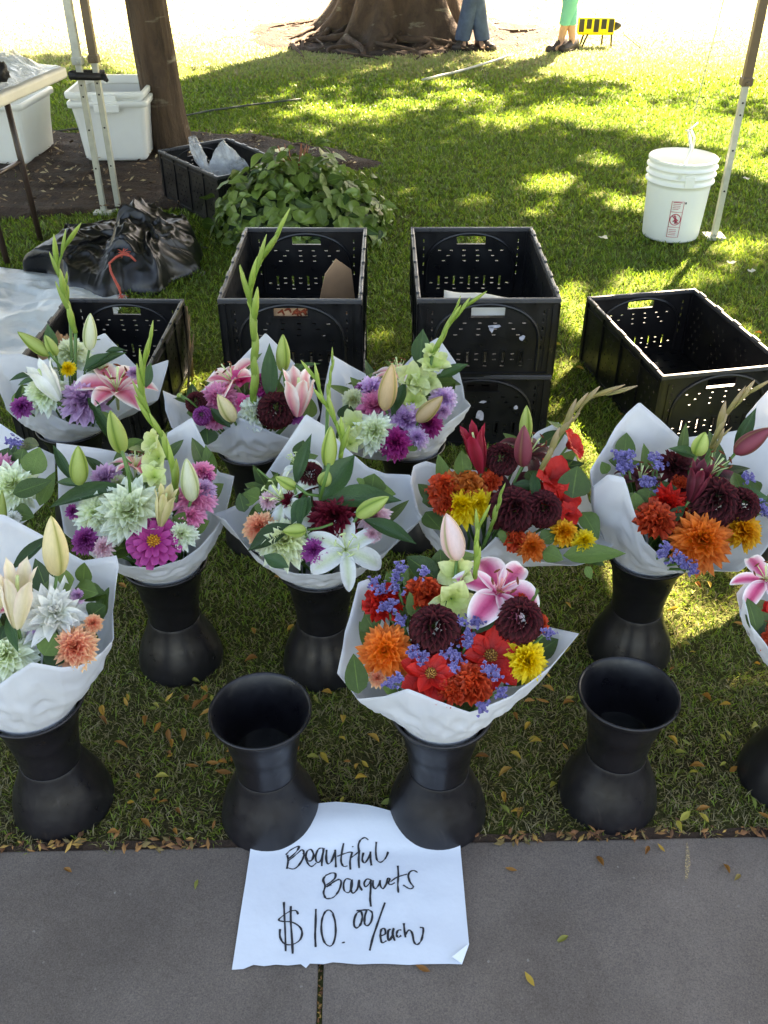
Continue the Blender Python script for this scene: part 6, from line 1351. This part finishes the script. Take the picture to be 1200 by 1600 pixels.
def scatter_mesh(name, pts, mats, lab, szr):
    b = MB(); o = 0
    for p in pts:
        L = random.uniform(*szr); a = random.uniform(0, 6.28); x = Vector((math.cos(a), math.sin(a), random.gauss(0, .3))); y = Vector((-math.sin(a), math.cos(a), random.gauss(0, .5)))
        b.add([p-x*L, p+y*L*.35, p+x*L, p-y*L*.35, p+Vector((0, 0, L*.35))], [(0, 1, 4), (1, 2, 4), (2, 3, 4), (3, 0, 4)], m=random.randrange(len(mats)))
    tag(link(name, b.mesh(name, mats)), lab, kind='stuff')
LM_ = [simple('litter_'+c, hx(c), .8, .3, 50) for c in ('7a5030', '94683a', '5c3c24', 'a07c3c', '6e5c34')]
pts = []
for k in range(480):
    x = random.uniform(-.95, .95); y = edge_y(x)+abs(random.gauss(.0, .012))+ .010*noise.noise(Vector((x*6, 0, 0)))-.004
    if noise.noise(Vector((x*9, 3, 0))) < -.12 and random.random() < .8: continue
    if -.19 < x < .12: continue
    pts.append(Vector((x, y, .008+.008*random.random())))
scatter_mesh('leaf_litter', pts, LM_, 'brown leaf litter along the pavement edge', (.003, .013))
b = MB(); vs = []
for i in range(161):
    x = -2+4*i/160; vs += [(x, edge_y(x)+.001, .002), (x, edge_y(x)+.018+.012*noise.noise(Vector((x*11, 0, 1)))+.008*noise.noise(Vector((x*40, 0, 1))), .0035)]
b.add(vs, [(2*i, 2*i+2, 2*i+3, 2*i+1) for i in range(160)]); tag(link('soil_edge', b.mesh('soil_edge', DIRT)), kind='structure')
pts = []
for k in range(160): s = random.random(); pts.append(WM[pav.name] @ Vector((random.gauss(0, .002), -1.0*s-.15, -.001)))
scatter_mesh('joint_litter', pts, LM_, 'leaf crumbs caught in the pavement joint', (.003, .006))
pts = []
while len(pts) < 1900:
    k = 0 if len(pts) < 1500 else 1; a = random.uniform(0, 6.28); q = random.random()**.5; cx, cy, rx, ry = BEDS[k]; x, y = cx+rx*q*math.cos(a), cy+ry*q*math.sin(a)
    if x < -4: continue
    pts.append(Vector((x, y, .035+.012*random.random())))
CH_ = [simple('chip_'+c, hx(c), .8, .3, 50) for c in ('4a3828', '745c44', '947c60', '3c2a1c', 'a89878')]
scatter_mesh('mulch_chips', pts, CH_, 'bark chips and dry leaves in the tree beds', (.008, .022))
b = MB(); c = [(1073, 1311), (1077, 1330), (1079, 1350), (1075, 1372), (1071, 1378), (1070, 1355), (1071, 1330)]
b.add([G(*q, .0075) for q in c], [tuple(range(7))]); 
m, n_, p_ = newmat('pale_scuff'); p_.inputs['Base Color'].default_value = (*hx('b8a078'), 1); p_.inputs['Roughness'].default_value = .9
tr_ = nd(n_, 'ShaderNodeBsdfTransparent'); mx_ = nd(n_, 'ShaderNodeMixShader'); n_.links.new(ramp(n_, nz(n_, 300, 3), [(.4, (.1,)*3), (.6, (.75,)*3)]), mx_.inputs[0]); n_.links.new(tr_.outputs[0], mx_.inputs[1]); n_.links.new(p_.outputs[0], mx_.inputs[2]); n_.links.new(mx_.outputs[0], n_.nodes['Material Output'].inputs[0])
link('scuff_mark', b.mesh('scuff_mark', m), pav, Matrix())
ngr = grow_grass()
print('grass faces', ngr)
